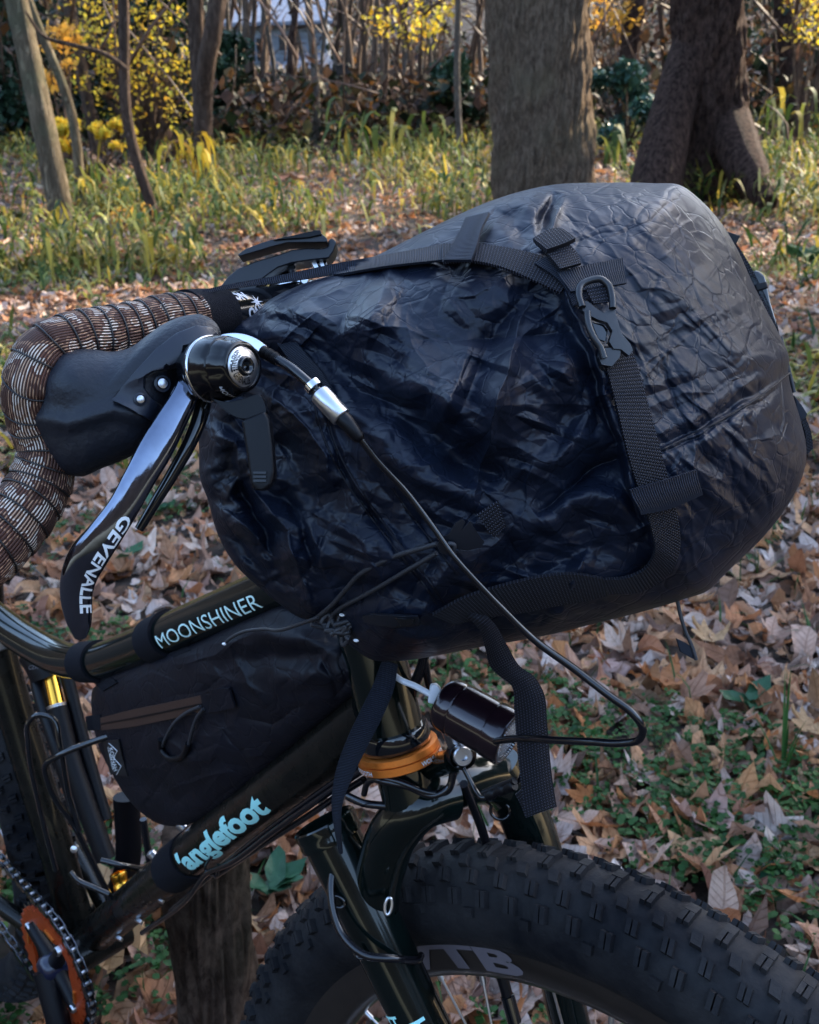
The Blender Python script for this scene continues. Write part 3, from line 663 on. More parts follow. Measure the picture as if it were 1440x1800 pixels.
def tree(name, label, base, top, wb, wt, m, height=8., na=20, n=50, ridge=.0, flare=0., group=None, leaves=None, crown=300, ctx=(), bend=0., knot=(), extra=None, cmat='crown', csize=.16, freq=9):
    """trunk through two picture positions, standing on the ground; wb, wt widths in the picture"""
    B, t = GR(*base); k = t/F
    u0, v0 = touv(B)
    d = M.T @ np.array([(top[0]-720)/F, (900-top[1])/F, 1]); tt = v0/(d@FH); T = CAM+d*tt
    dirn = (T-B); hgt = T[2]-B[2]; sc = height/hgt
    mid = B+dirn*.5+RH*bend
    pts = [B-[0, 0, .15], mid, T]; rb, rt = wb/2*k, wt/2*(float((T-CAM)@M[2])/F)
    Tp = B+dirn*max(sc, 1.15)+np.array([random.uniform(-.3, .3), random.uniform(-.3, .3), 0])
    if sc > 1.1: pts.append(T*.5+Tp*.5+RH*random.uniform(-.1, .1)); pts.append(Tp)
    rads = [rb, (rb+rt)/2, rt, rt*.8, rt*.45] if sc > 1.1 else [rb, (rb+rt)/2, rt]
    r = thing(name, B, label, 'tree', group)
    V, Fl = bark_tube(pts, rads, na, n, ridge, freq, flare, random.randint(0, 999), knot)
    obj('trunk', V, Fl, m, r)
    for e in (extra or []): obj(e[0], *limb_mesh(e[1], e[2], e[3], 10, 24), m, r)
    # limbs and crown
    C_ = []
    L = []
    nb = 4 if crown < 500 else 7
    for i in range(nb):
        f = .42+.53*i/nb; p0 = B+(Tp-B)*f; a = random.uniform(0, 6.28); ln = height*random.uniform(.18, .30)
        p1 = p0+np.array([math.cos(a)*ln*.5, math.sin(a)*ln*.5, ln*.25]); p2 = p0+np.array([math.cos(a)*ln, math.sin(a)*ln, ln*.55])
        L.append(limb_mesh([p0, p1, p2], max(rt*.35, .012), .008, 6, 7)); C_ += [p1, p2, p2*.6+p1*.4+np.array([random.gauss(0, .3), random.gauss(0, .3), .2])]
    C_.append(Tp)
    obj('limbs', *merge(L), m, r)
    if crown:
        V, Fc, a = cloud(C_, height*.09, crown, csize, cl); obj('crown', V, Fc, M_[cmat], r, attr={'rnd': a})
    return r, t
TB, TD, TR, TG, TP = M_['bark_tan'], M_['bark_dark'], M_['bark_brown'], M_['bark_grey'], M_['bark_pale']
tree('tree', 'leaning tan trunk at far left, thickest of the left trunks, mossy bark', (116, 408), (30, 0), 42, 30, TB, 9, 24, 90, .05, .1, crown=700)
tree('tree', 'thin pale trunk leaning just right of the thick tan trunk', (143, 378), (50, 0), 17, 13, TB, 8, 14, 60, .06, crown=400, bend=.16)
tree('tree', 'brown trunk behind the yellow leaves at left, second from the thick tan one', (173, 275), (120, 0), 22, 22, TR, 9, 16, 60, .14, crown=400)
B4, t4 = GR(283, 402)
def atd(px, py, t): return PD(px, py, t)
T4, _ = tree('tree', 'dark slender trunk with a long branch arching left', (285, 400), (217, 0), 19, 19, M_['bark_brown'], 8, 14, 60, .06, crown=300, bend=-.16, extra=[('branch', [atd(222, 122, t4*.94), atd(190, 98, t4*.93), atd(130, 80, t4*.92), atd(75, 62, t4*.91), (atd(45, 20, t4*.9))], .028, .012)])
tree('tree', 'broad pale brown trunk behind yellow leaves between the dark slender and forked trunks', (306, 232), (280, 0), 32, 14, TP, 9, 14, 50, .14, .3, crown=400)
B6, t6 = GR(358, 322)
T6, _ = tree('forked_tree', 'reddish trunk that forks in two above the bamboo grass', (358, 322), (344, 0), 26, 28, M_['bark_brown'], 9, 20, 70, .16, crown=500, extra=[('fork', [atd(357, 235, t6*.965), atd(358, 170, t6*.95), atd(364, 105, t6*.93), atd(374, 60, t6*.92), atd(383, 0, t6*.915), atd(392, -70, t6*.91), atd(400, -300, t6*.9)], .125, .10)])
for i, (b, tp, wb, wt, m, lab) in enumerate([
    ((437, 228), (431, 0), 12, 11, TP, 'pale thin trunk directly right of the forked tree'), ((457, 226), (466, 0), 13, 10, TP, 'pale trunk in front of the house, left one of a close pair'),
    ((505, 232), (521, 0), 12, 11, M_['bark_dark'], 'reddish straight thin trunk before the house'), ((557, 265), (542, 0), 14, 11, TG, 'grey straight trunk just right of the house'),
    ((590, 224), (598, 0), 9, 8, TR, 'thin brown trunk left of the dark box on a post'), ((626, 225), (603, 0), 12, 12, TP, 'pale pinkish trunk leaning behind the dark box on a post'),
    ((650, 228), (664, 0), 11, 9, TP, 'pale leaning trunk in the middle distance, right of the box on a post'), ((672, 226), (681, 0), 12, 12, TP, 'pale trunk between two leaning saplings in the middle distance'),
    ((692, 232), (740, 0), 7, 6, TG, 'thin grey sapling leaning to the right in the middle distance'), ((724, 236), (752, 0), 9, 7, TG, 'grey sapling left of the straight grey sapling'),
    ((811, 285), (806, 0), 13, 9, TG, 'straight thin grey sapling left of the large furrowed trunk'), ((1166, 232), (1160, 0), 12, 10, TR, 'thin trunk between the leaning red trunk and the biggest tree'),
    ((1110, 228), (1126, 0), 8, 8, TG, 'thin mossy stem beside the leaning red trunk'), ((1436, 236), (1460, 40), 22, 18, M_['bark_dark'], 'dark trunk cut off by the right edge')]):
    tree('tree', lab, b, tp, wb, wt, m, 9, 10, 40, .12, crown=220, bend=random.uniform(-.06, .06))
tree('tree', 'large straight furrowed trunk rising behind the black bag', (955, 470), (947, 0), 168, 158, M_['bark_main'], 10, 150, 420, .10, .12, crown=1700, knot=((2.35, 1.75, .05, .05), (1.1, 1.2, .05, .03)), freq=22)
tree('tree', 'dark red trunk leaning right behind the large furrowed trunk', (1084, 238), (1122, 0), 38, 30, M_['bark_dark'], 9, 20, 60, .2, crown=400)
Bb, tb = GR(1255, 352)
tree('tree', 'biggest dark red trunk with flaring roots and a slanting side stem, at right', (1246, 352), (1246, 0), 118, 106, M_['bark_dark'], 10, 110, 300, .14, .30, crown=1500, freq=14,
     extra=[('side_stem', [atd(1150, 345, tb*.93), atd(1172, 240, tb*.94), atd(1200, 130, tb*.95), atd(1224, 40, tb*.96), atd(1240, -60, tb*.97)], .28, .16), ('root', [atd(1262, 120, tb*.99), atd(1282, 210, tb*.965), atd(1305, 280, tb*.93), atd(1335, 332, tb*.90), atd(1352, 358, tb*.885)], (.05, .22, .24, .20, .09), .09)])
tree('tree', 'dark ridged trunk near the right edge', (1402, 238), (1380, 0), 40, 36, M_['bark_dark'], 9, 20, 60, .2, crown=400)
# thin pale trunks far off that nothing tells apart
for i in range(52):
    px = ([8, 52, 78, 110, 205, 222, 252, 270, 340, 392, 408, 425, 448, 470, 492, 530, 568, 582, 620, 632, 668, 698, 715, 748, 795, 822]+[30, 68, 95, 150, 190, 240, 262, 325, 400, 415, 480, 575, 612, 640, 655, 706, 735, 765, 780, 838, 850, 1045, 1062, 1140, 1330, 1350])[i]+random.uniform(-4, 4)
    tree('distant_tree', 'thin pale trunk far back in the wood', (px, 214+random.uniform(-8, 18)), (px+random.uniform(-30, 30), 0), random.uniform(5, 11), random.uniform(4, 9), random.choice([TP, TP, TG, TR]), 9, 7, 24, .1, group='far thin trunks at the back of the wood', crown=130, bend=random.uniform(-.3, .3), csize=.22)

def foliage_thing(name, label, cat, blobs, depth, n, size, m, stem=True, group=None, flat=.8, seeds=None):
    """blobs: (px, py, radius px)"""
    cs = [PD(x, y, depth*random.uniform(.96, 1.04)) for x, y, r in blobs]; rd = np.array([r/F*depth for x, y, r in blobs])
    w = rd**2; w /= w.sum()
    c0 = np.mean(cs, axis=0); u, v = touv(c0); base = UV3(u, v)
    r = thing(name, base, label, cat, group)
    parts = []
    for c, q, ww in zip(cs, rd, w): parts.append(cloud([c], [q], max(8, int(n*ww)), size, cl, flat=flat))
    V = []; Fc = []; A = []; o = 0
    for a in parts: V.append(a[0]); Fc.append(a[1]+o); A.append(a[2]); o += len(a[0])
    obj('foliage', np.vstack(V), np.vstack(Fc), m, r, attr={'rnd': np.concatenate(A)})
    L = []
    for c in cs: L.append(limb_mesh([base-[0, 0, .1], base*.5+c*.5+np.array([random.uniform(-.1, .1), 0, .1]), c], .02*depth/12, .006, 6, 8))
    obj('branches', *merge(L), M_['bark_brown'], r)
    return r
def ell(x0, y0, x1, y1, n, r0, r1):
    return [(random.uniform(x0, x1), random.uniform(y0, y1), random.uniform(r0, r1)) for _ in range(n)]
foliage_thing('yellow_tree', 'sapling full of bright yellow leaves at upper left', 'tree', ell(140, -10, 320, 170, 40, 18, 60)+ell(200, 80, 345, 235, 26, 14, 46), 17, 1150, .085, M_['yellow'])
foliage_thing('yellow_tree', 'golden orange leaves between the left trunks', 'tree', ell(70, 50, 135, 150, 10, 14, 34), 15, 220, .13, M_['golden'])
foliage_thing('yellow_tree', 'yellow green leaves at the top edge between the thin trunks', 'tree', ell(660, -40, 800, 70, 14, 14, 50), 20, 260, .13, M_['yellow'])
foliage_thing('yellow_tree', 'orange and yellow leaves at the top, right of the furrowed trunk', 'tree', ell(1035, -30, 1120, 60, 12, 14, 40), 20, 280, .13, M_['golden'])
foliage_thing('yellow_tree', 'small yellow leaves in the upper right corner', 'tree', ell(1385, -20, 1460, 65, 10, 12, 34), 16, 240, .09, M_['yellow'])
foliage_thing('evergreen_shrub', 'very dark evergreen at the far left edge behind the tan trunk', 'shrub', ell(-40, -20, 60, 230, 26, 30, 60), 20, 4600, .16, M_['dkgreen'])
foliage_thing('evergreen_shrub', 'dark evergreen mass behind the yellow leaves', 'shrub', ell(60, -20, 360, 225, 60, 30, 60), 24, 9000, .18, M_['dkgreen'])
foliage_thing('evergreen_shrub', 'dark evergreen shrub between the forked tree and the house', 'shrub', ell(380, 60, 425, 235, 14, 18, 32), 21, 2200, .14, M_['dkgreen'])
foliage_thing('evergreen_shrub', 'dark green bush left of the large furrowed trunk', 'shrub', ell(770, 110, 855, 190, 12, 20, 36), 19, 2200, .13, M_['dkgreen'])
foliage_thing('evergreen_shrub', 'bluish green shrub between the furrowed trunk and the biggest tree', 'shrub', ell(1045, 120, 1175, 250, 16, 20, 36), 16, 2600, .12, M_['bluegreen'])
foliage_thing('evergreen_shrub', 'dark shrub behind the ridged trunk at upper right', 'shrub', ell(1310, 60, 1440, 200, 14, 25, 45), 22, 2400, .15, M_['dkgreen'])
foliage_thing('yellow_shrub', 'low yellow shrub glowing in the sun at left', 'shrub', ell(100, 218, 240, 262, 14, 12, 20), 14.5, 900, .09, M_['yellow'], flat=.6)
# bamboo grass plants that stand out one by one
def bamboo(label, px, py, dtop, n, size, m, spread, droop=3, group=None):
    B, t = GR(px, py); r = thing('bamboo_plant', B, label, 'plant', group); P = []
    Vs = []; Fs = []; o = 0; AA = []
    L = []
    for i in range(n):
        a = random.uniform(0, 6.28); h = random.uniform(.4, 1)*dtop/F*t
        p = B+[0, 0, h]; p = p+RH*math.cos(a)*spread*.4/F*t
        V, Fc = bv[random.choice([3, 4])]; X = V@(rotz(np.array(random.uniform(0, 6.28)))@rotx(np.array(random.gauss(-.3, .3)))).T*random.uniform(.7, 1.2)*size/F*t+p
        Vs.append(X); Fs.append(Fc+o); o += len(V); AA.append(np.full(len(V), random.random())); L.append(limb_mesh([B-[0, 0, .02], B*.5+p*.5, p], .004, .0025, 5, 5))
    obj('leaf_blades', np.vstack(Vs), np.vstack(Fs), m, r, attr={'rnd': np.concatenate(AA)}); obj('stems', *merge(L), M_['bark_brown'], r)
bamboo('yellow bamboo leaves hanging in front of the forked tree', 332, 345, 110, 26, 60, M_['yellow'], 70)
bamboo('orange tinged low grass tuft left of the dark slender trunk', 232, 410, 50, 22, 40, M_['golden'], 70)
bamboo('green and yellow bamboo plant in front of the biggest trunk', 1228, 345, 130, 18, 85, M_['sasa'], 120)
bamboo('tall green bamboo stalks in the clearing right of the grey trunk', 640, 300, 120, 14, 70, M_['sasa'], 90)
bamboo('tall bamboo plant left of the large furrowed trunk', 735, 300, 100, 16, 65, M_['sasa'], 90)
bamboo('bamboo plant beside the ridged trunk at right', 1370, 290, 130, 16, 70, M_['sasa'], 90)
bamboo('bamboo clump between the furrowed trunk and the biggest tree', 1065, 300, 80, 16, 65, M_['sasa'], 60)
bamboo('yellowish low bamboo tuft at the far left edge', 30, 415, 60, 16, 50, M_['sasa'], 60)
def broad_plant(label, px, py, n, size, m, hh=.05, name='broadleaf_plant'):
    B, t = GR(px, py); r = thing(name, B, label, 'plant')
    for i in range(n):
        V, Fc = leaf('oval', 2, (.3, .3, 0, .6), 70+i); a = i*6.28/n+random.uniform(-.3, .3); s = size/F*t
        X = (V+[0, .35, 0])@(rotz(np.array(a))@rotx(np.array(.25))).T*s+B+[0, 0, hh*random.uniform(.6, 1.2)]
        obj('leaf', X, Fc, m, r, attr={'rnd': np.full(len(V), random.random())})
    obj('stem', *limb_mesh([B-[0, 0, .01], B+[0, 0, hh*.5], B+[0, 0, hh]], .0015, .001, 5, 4), M_['herb'], r)
broad_plant('three oval green leaves on the litter right of the cable loop', 1318, 1262, 3, 44, M_['herbd'])
broad_plant('dark glossy green seedling at the right edge beside the bag', 1422, 470, 5, 46, M_['herbd'], .06)
broad_plant('green ivy leaves under the down tube beside the stump', 487, 1600, 6, 50, M_['herbd'], .05)
broad_plant('green ivy leaves behind the front spokes', 905, 1722, 6, 50, M_['herbd'], .05)
broad_plant('small green plant between the brake lever and the top tube', 275, 915, 4, 32, M_['herbd'], .04)
broad_plant('pale green leaves right of the brake lever', 225, 1000, 3, 34, M_['herbd'], .04)
broad_plant('pair of dark green leaves among the herbs under the tyre edge at right', 1345, 1580, 3, 50, M_['herbd'], .03)
def tuft(label, px, py, n, size):
    B, t = GR(px, py); r = thing('grass_tuft', B, label, 'grass tuft')
    for i in range(n):
        V, Fc = gb[i % 3]; X = V@(rotz(np.array(random.uniform(0, 6.28)))@rotx(np.array(random.gauss(.2, .3)))).T*np.array([1.2, 1, 1])*size/F*t*random.uniform(.7, 1.2)+B
        obj('blade', X, Fc, M_['herb'], r, attr={'rnd': np.full(len(V), random.random())})
tuft('bright green grass tuft with upright blades at the right edge', 1375, 1370, 9, 170); tuft('short grass tuft in the leaves right of the cable loop', 1212, 1330, 6, 90)
tuft('grass tuft to the right of the hanging bag cord', 1330, 1020, 7, 90); tuft('grass tuft at the right edge below the bag corner', 1425, 1150, 6, 120)
# sticks
def stick(label, pts, w, m='stick', name='fallen_stick', lift=.02):
    P = []
    for px, py in pts: q, t = GR(px, py); P.append(q+[0, 0, lift])
    s = Sweep(np.array(P), np.linspace(w/F*t/2, w/F*t/3, 40), None, 40); ph = random.uniform(0, 6)
    V, Fl, uv = s.mesh(10, True, 2., lambda L, A: s.a[0]*.14*np.sin(L*60+A*2+ph)); u, v = touv(P[0])
    o = obj(name, V, Fl, M_[m], None, label=label, cat='stick'); return o
stick('rough grey stick lying under the down tube left of the fork', [(455, 1450), (530, 1488), (600, 1520)], 22)
stick('rough bark covered stick behind the front wheel spokes', [(880, 1690), (1040, 1758), (1200, 1820)], 22)
stick('bark covered stick end sticking out under the frame bag', [(120, 1235), (160, 1265), (215, 1300)], 20)
stick('thin bent twig lying right of the front tyre', [(1270, 1590), (1350, 1596), (1440, 1604)], 4, lift=.04)
stick('thin dry twig curving past the brake lever tip', [(55, 1015), (90, 1050), (100, 1090)], 4, lift=.04)
stick('pale twig lying between the hanging strap and the tyre', [(940, 1450), (1010, 1488), (1080, 1520)], 6, lift=.03)
stick('pale curved stem lying over the leaves at right', [(1330, 1520), (1385, 1508), (1430, 1520)], 5, lift=.04)
stick('straight pale stick across the orange leaves', [(1200, 1380), (1270, 1440), (1330, 1480)], 8, lift=.04)
# stump the bicycle leans against
B, t = GR(386, 1815); B[2] -= .03
Ts = PD(352, 1478, t*.86)
r = thing('tree_stump', B, 'brown barked stump standing behind the down tube', 'stump')
V, Fl = bark_tube([B-[0, 0, .15], (B+Ts)/2, Ts], [.054, .051, .049], 120, 260, .20, 15, .16, 5, ((.2, 1.4, .02, .01),)); obj('bark', V, Fl, M_['bark_near'], r)

# far off: the house, the box on its post, undergrowth
hd = 40.
def hp(px, py, d=hd): return PD(px, py, d)
Hc, _ = hp(512, 240), 0; u0, v0 = touv(Hc); zg = float(terr(u0, v0))
hr = thing('house', UV3(u0, v0), 'pale blue white wooden house glimpsed between the thin trunks', 'house')
X, Y, Z = RH, FH, np.array([0, 0, 1.])
def hbox(name, x0, x1, y0, y1, z0, z1, m, par=hr, **kw):
    c = UV3(u0, v0)+X*(x0+x1)/2+Y*(y0+y1)/2+Z*(z0+z1)/2
    V, Fl = box(c, [X, Y, Z], [(x1-x0)/2, (y1-y0)/2, (z1-z0)/2]); return obj(name, V, Fl, m, par, smooth=False, **kw)
hbox('wall', -1.9, 1.5, 0, 4, -1, 2.6, M_['housewall'])
for i in range(11): hbox('weatherboard', -1.9, 1.5, -.03-.01*(i % 2), 0.0, -.1+i*.24, .12+i*.24-.01, M_['housewall'])
def roofslab(name, z0, z1, x0, x1, y0, y1):
    o = UV3(u0, v0); V = [o+X*x0+Y*y0+Z*z0, o+X*x1+Y*y0+Z*z0, o+X*(x1-.5)+Y*y1+Z*z1, o+X*(x0+.5)+Y*y1+Z*z1]; V = V+[p-Z*.12 for p in V]
    return obj(name, V, [[0, 1, 2, 3], [7, 6, 5, 4], [0, 4, 5, 1], [1, 5, 6, 2], [2, 6, 7, 3], [3, 7, 4, 0]], M_['roof'], hr, smooth=False)
roofslab('roof', 2.55, 3.6, -2.2, 1.8, -.5, 2.); 
roofslab('porch_roof', .95, 1.5, -.2, 2.0, -1.5, -.05)
for x in (.6, 1.15, 1.7): hbox('porch_post', x, x+.09, -1.35, -1.26, -1, .98, M_['housewall'])
for x0, x1, z0, z1 in ((-1.5, -.7, 1.2, 2.1), (-.3, .5, 1.55, 2.2), (.75, 1.25, -.6, .8), (-1.4, -.6, -.2, .6)):
    f = hbox('window', x0, x1, -.10, -.05, z0, z1, M_['housewall']); hbox('pane', x0+.06, (x0+x1)/2-.03, -.115, -.102, z0+.06, z1-.06, M_['window'], f); hbox('pane', (x0+x1)/2+.03, x1-.06, -.115, -.102, z0+.06, z1-.06, M_['window'], f)
Bp, tp = GR(604, 232); tq = tp*1.0
r = thing('post_box', Bp, 'small dark flat box on a post in front of the far trees', 'bird box'); kx = tq/F
c = PD(605, 125, tq*.97)
V, Fl = box(c, [X, Y, Z], [13*kx, 9*kx, 7*kx]); o = obj('box', V, Fl, M_['darkwood'], r, smooth=False); bevel(o, .01)
V, Fl = box(c+Z*8*kx, [X, Y, Z], [15*kx, 11*kx, 1.3*kx]); obj('lid', V, Fl, M_['darkwood'], r, smooth=False)
obj('post', *limb_mesh([Bp-[0, 0, .3], (Bp+c)/2, c-Z*6*kx], 3.5*kx, 3.5*kx, 8, 6), M_['darkwood'], r)
# far undergrowth, too dense to count
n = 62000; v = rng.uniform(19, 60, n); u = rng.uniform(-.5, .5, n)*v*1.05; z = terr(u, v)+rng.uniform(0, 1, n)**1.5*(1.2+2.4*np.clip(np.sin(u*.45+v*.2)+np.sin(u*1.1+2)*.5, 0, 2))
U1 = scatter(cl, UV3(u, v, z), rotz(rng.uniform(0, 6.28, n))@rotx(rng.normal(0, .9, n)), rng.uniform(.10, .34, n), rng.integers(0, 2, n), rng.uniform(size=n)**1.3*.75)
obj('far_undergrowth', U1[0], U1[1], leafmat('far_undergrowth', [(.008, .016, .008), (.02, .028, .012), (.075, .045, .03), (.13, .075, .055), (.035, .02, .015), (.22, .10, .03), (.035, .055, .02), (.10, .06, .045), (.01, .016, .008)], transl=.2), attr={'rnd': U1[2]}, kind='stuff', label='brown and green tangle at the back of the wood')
# bare twigs reaching through the far wood
tw = []
for i in range(1700):
    vv_ = random.uniform(15, 55); uu_ = random.uniform(-.45, .45)*vv_; z0_ = float(terr(uu_, vv_)); h = random.uniform(0, 6.5)
    p0 = UV3(uu_, vv_, z0_+h); a = random.uniform(-1, 1); ln = random.uniform(.6, 2.6)
    p2 = p0+RH*a*ln+Z*ln*random.uniform(-.1, 1.2)+FH*random.uniform(-.4, .4); p1 = (p0+p2)/2+RH*random.uniform(-.2, .2)+Z*random.uniform(0, .3)
    tw.append(limb_mesh([p0, p1, p2], random.uniform(.015, .04), .006, 3, 5))
V, Fl = merge(tw); obj('far_twigs', V, Fl, M_['twig'], attr={'rnd': np.repeat(rng.uniform(size=1700), len(V)//1700)}, kind='stuff', label='bare brownish twigs filling the back of the wood')
# unseen leafy trees added between clearing and sun, to keep the foreground in shade
for i, (df_, dr_, rr_) in enumerate(((0.4, 0, 2.7), (3.6, .6, 2.8), (-2.2, 1.0, 2.4))):
    q = np.array([.45, 0, 0])+FH*df_+RH*dr_; dist = 10+i*1.1; cc_ = q+SH*dist; zc = .5+dist*math.tan(SUN_EL); u_, v_ = touv(cc_); b_ = UV3(u_, v_); b_[2] = -.02
    r = thing('tree', b_, ('unseen leafy tree added beside the clearing to shade the bicycle', 'second unseen shade tree further along the clearing edge', 'third unseen shade tree nearer the camera at the clearing edge')[i], 'tree')
    obj('trunk', *bark_tube([b_-[0, 0, .1], b_*.5+(b_+[.1, .1, zc])*.5, b_+[0, 0, zc+1]], [.22, .18, .08], 16, 40, .1), M_['bark_brown'], r)
    cs = [b_+[random.gauss(0, rr_*.42), random.gauss(0, rr_*.42), zc+random.gauss(0, rr_*.36)] for _ in range(26)]
    obj('limbs', *merge([limb_mesh([b_+[0, 0, zc*.7], (b_+[0, 0, zc*.7])*.5+c*.5+[0, 0, .2], c], .05, .01, 6, 6) for c in cs]), M_['bark_brown'], r)
    V, Fc, a = cloud(cs, rr_*.42, 3600, .34, cl); obj('crown', V, Fc, M_['crown'], r, attr={'rnd': a})

# ================================================================== the bicycle
BIKE = thing('bicycle', (.25, 0, 0), 'dark green bicycle with drop handlebar, camouflage tape and knobbly tyres, loaded with black bags', 'bicycle')
def Pt(*a): return [PD(x, y, d) for x, y, d in a]
def Py(y, *a): return [PY(px, py, y) for px, py in a]
# frame tubes
_, DT = tube('down_tube', Py(0, (100, 1690), (150, 1655), (300, 1532), (480, 1390), (600, 1298), (668, 1245)), .0205, M_['frame_satin'], BIKE, 32, 80)
dtube = bpy.data.objects['down_tube']
tube('velcro_strap', [DT.at(np.array([l]), PI/2, -.0205)[0] for l in np.interp([306, 322, 340], 720+F*((DT.P-CAM)@M[0])/((DT.P-CAM)@M[2]), DT.L)], .0222, M_['velcro'], dtube, 28, 20)
_, TT = tube('top_tube', Py(0, (-80, 1020), (-20, 1078), (50, 1128), (110, 1158), (165, 1163), (230, 1143), (330, 1100), (450, 1050), (560, 1002)), .0172, M_['frame'], BIKE, 32, 110)
ttube = bpy.data.objects['top_tube']
# seat tube, rear triangle
_, ST = tube('seat_tube', Py(0, (-14, 1110), (38, 1290), (90, 1460), (140, 1640)), .0190, M_['frame_satin'], BIKE, 28, 40)
V, Fl = lathe(PY(-8, 1128, 0), ST.T[0], [(-.008, .0202), (-.008, .0225), (.006, .0225), (.008, .0202)], 32); obj('seat_collar', V, Fl, M_['silver'], BIKE)
V, Fl = lathe([0, 0, .305], [0, 1, 0], [(-.036, .0), (-.036, .021), (.036, .021), (.036, 0)], 28); o = obj('bottom_bracket', V, Fl, M_['frame_satin'], BIKE); bevel(o, .002)
tube('chainstay', [[-.02, -.03, .305], [-.14, -.055, .32], [-.42, -.068, .37]], .0095, M_['frame_satin'], BIKE, 14, 20)
tube('chainstay', [[-.02, .03, .305], [-.14, .055, .32], [-.42, .068, .37]], .0095, M_['frame_satin'], BIKE, 14, 20)
tube('seatstay', [[-.15, -.02, .80], [-.25, -.055, .62], [-.42, -.068, .38]], .008, M_['frame_satin'], BIKE, 14, 20)
tube('seatstay', [[-.15, .02, .80], [-.25, .055, .62], [-.42, .068, .38]], .008, M_['frame_satin'], BIKE, 14, 20)
# head tube and headset
HTa, HTb = PY(650, 1120, 0), PY(697, 1306, 0)
HTt = PY(620, 1000, 0)
_, HT = tube('head_tube', [HTt, HTa, HTb], .0202, M_['frame'], BIKE, 36, 40)
axs = HTb-HTa; axs /= np.linalg.norm(axs)
c = HTb
V, Fl = lathe(c-axs*.010, axs, [(-.001, .0202), (-.001, .0226), (.0000, .0230), (.0095, .0236), (.0105, .0228), (.0105, .021)], 48); o = obj('lower_cup', V, Fl, M_['gloss'], BIKE)
V, Fl = lathe(c+axs*.0012, axs, [(.0, .020), (.0, .0250), (.0006, .0266), (.0044, .0270), (.0046, .0260), (.0050, .0260), (.0054, .0274), (.0102, .0276), (.0112, .0264), (.0112, .020)], 64); o = obj('headset_ring', V, Fl, M_['orange'], BIKE); hring = o
class Cyl:
    pass
def text_on_cyl(name, body, c, ax, r, h, ang0, m, parent, width=None, flip=1, bold=.02):
    V2, Fl = text2d(body, bold, cuts=4); k = h if not width else None
    a = CAM-c; a -= (a@ax)*ax; a /= np.linalg.norm(a); b = np.cross(ax, a)
    x = V2[:, 0]*(h if width is None else width/V2[:, 0].max())
    t = ang0+flip*x/r; y = (V2[:, 1]-.5)*h
    V = c+np.outer(np.cos(t), a)*r+np.outer(np.sin(t), b)*r-np.outer(y, ax)
    return obj(name, V, Fl, m, parent)
text_on_cyl('lettering', 'WOLF TOOTH', c+axs*.0090, axs, .0280, .0030, -.45, M_['white'], hring, .026, -1)
text_on_cyl('lettering', 'WOLF TOOTH', c+axs*.0090, axs, .0280, .0030, 1.72, M_['white'], hring, .026, -1)
# lettering on the tubes
V2, Fl = text2d('MOONSHINER', .0, cuts=10)
l0 = np.interp(306, [PP for PP in (720+F*((TT.P-CAM)@M[0])/((TT.P-CAM)@M[2]))], TT.L); l1 = np.interp(486, (720+F*((TT.P-CAM)@M[0])/((TT.P-CAM)@M[2])), TT.L)
decal_sweep('lettering', TT, V2, Fl, l0, .0115, 1.42, M_['paleprint'], ttube, flip=1, wl=l1-l0)
pxD = 720+F*((DT.P-CAM)@M[0])/((DT.P-CAM)@M[2])
V2, Fl = text2d("'anglefoot", .06, shear=0, cuts=14); V2[:, 0] += .0
l0, l1 = np.interp(346, pxD, DT.L), np.interp(492, pxD, DT.L)
decal_sweep('lettering', DT, V2, Fl, l0, .0185, 1.50, M_['mint'], dtube, flip=1, wl=l1-l0)
for l in (385, 470): pass
# bolts under the down tube, cage mounts
for px, py in ((280, 1585), (243, 1622), (208, 1652)):
    c = PY(px, py, -.012); V, Fl = lathe(c, [.2, -.8, -.4], [(0, .0), (0, .0045), (-.003, .0045)][::-1], 12); obj('bolt', V, Fl, M_['silver'], BIKE)
for px, py in ((362, 1410), (320, 1452), (268, 1502)):
    c = PY(px, py, -.004); V, Fl = lathe(c, [-.5, -.3, .7], [(-.002, .0048), (.003, .0048), (.004, .003), (.004, 0)], 12); obj('bolt', V, Fl, M_['silver'], BIKE)
tube('cable_housing', Py(-.016, (640, 1352), (560, 1405), (480, 1462), (400, 1520), (365, 1535), (330, 1580), (250, 1640)), .0025, M_['cable'], BIKE, 8, 60)
tube('cable_housing', Py(-.012, (640, 1338), (540, 1408), (450, 1475), (380, 1532), (300, 1600)), .0022, M_['cable'], BIKE, 8, 60)
tube('cable_housing', Py(-.01, (640, 1370), (600, 1395), (545, 1432), (470, 1480), (380, 1540)), .0025, M_['cable'], BIKE, 8, 60)
tube('cable_tie', Py(-.016, (372, 1505), (362, 1530), (380, 1540), (384, 1520)), .0015, M_['cable'], BIKE, 6, 20)

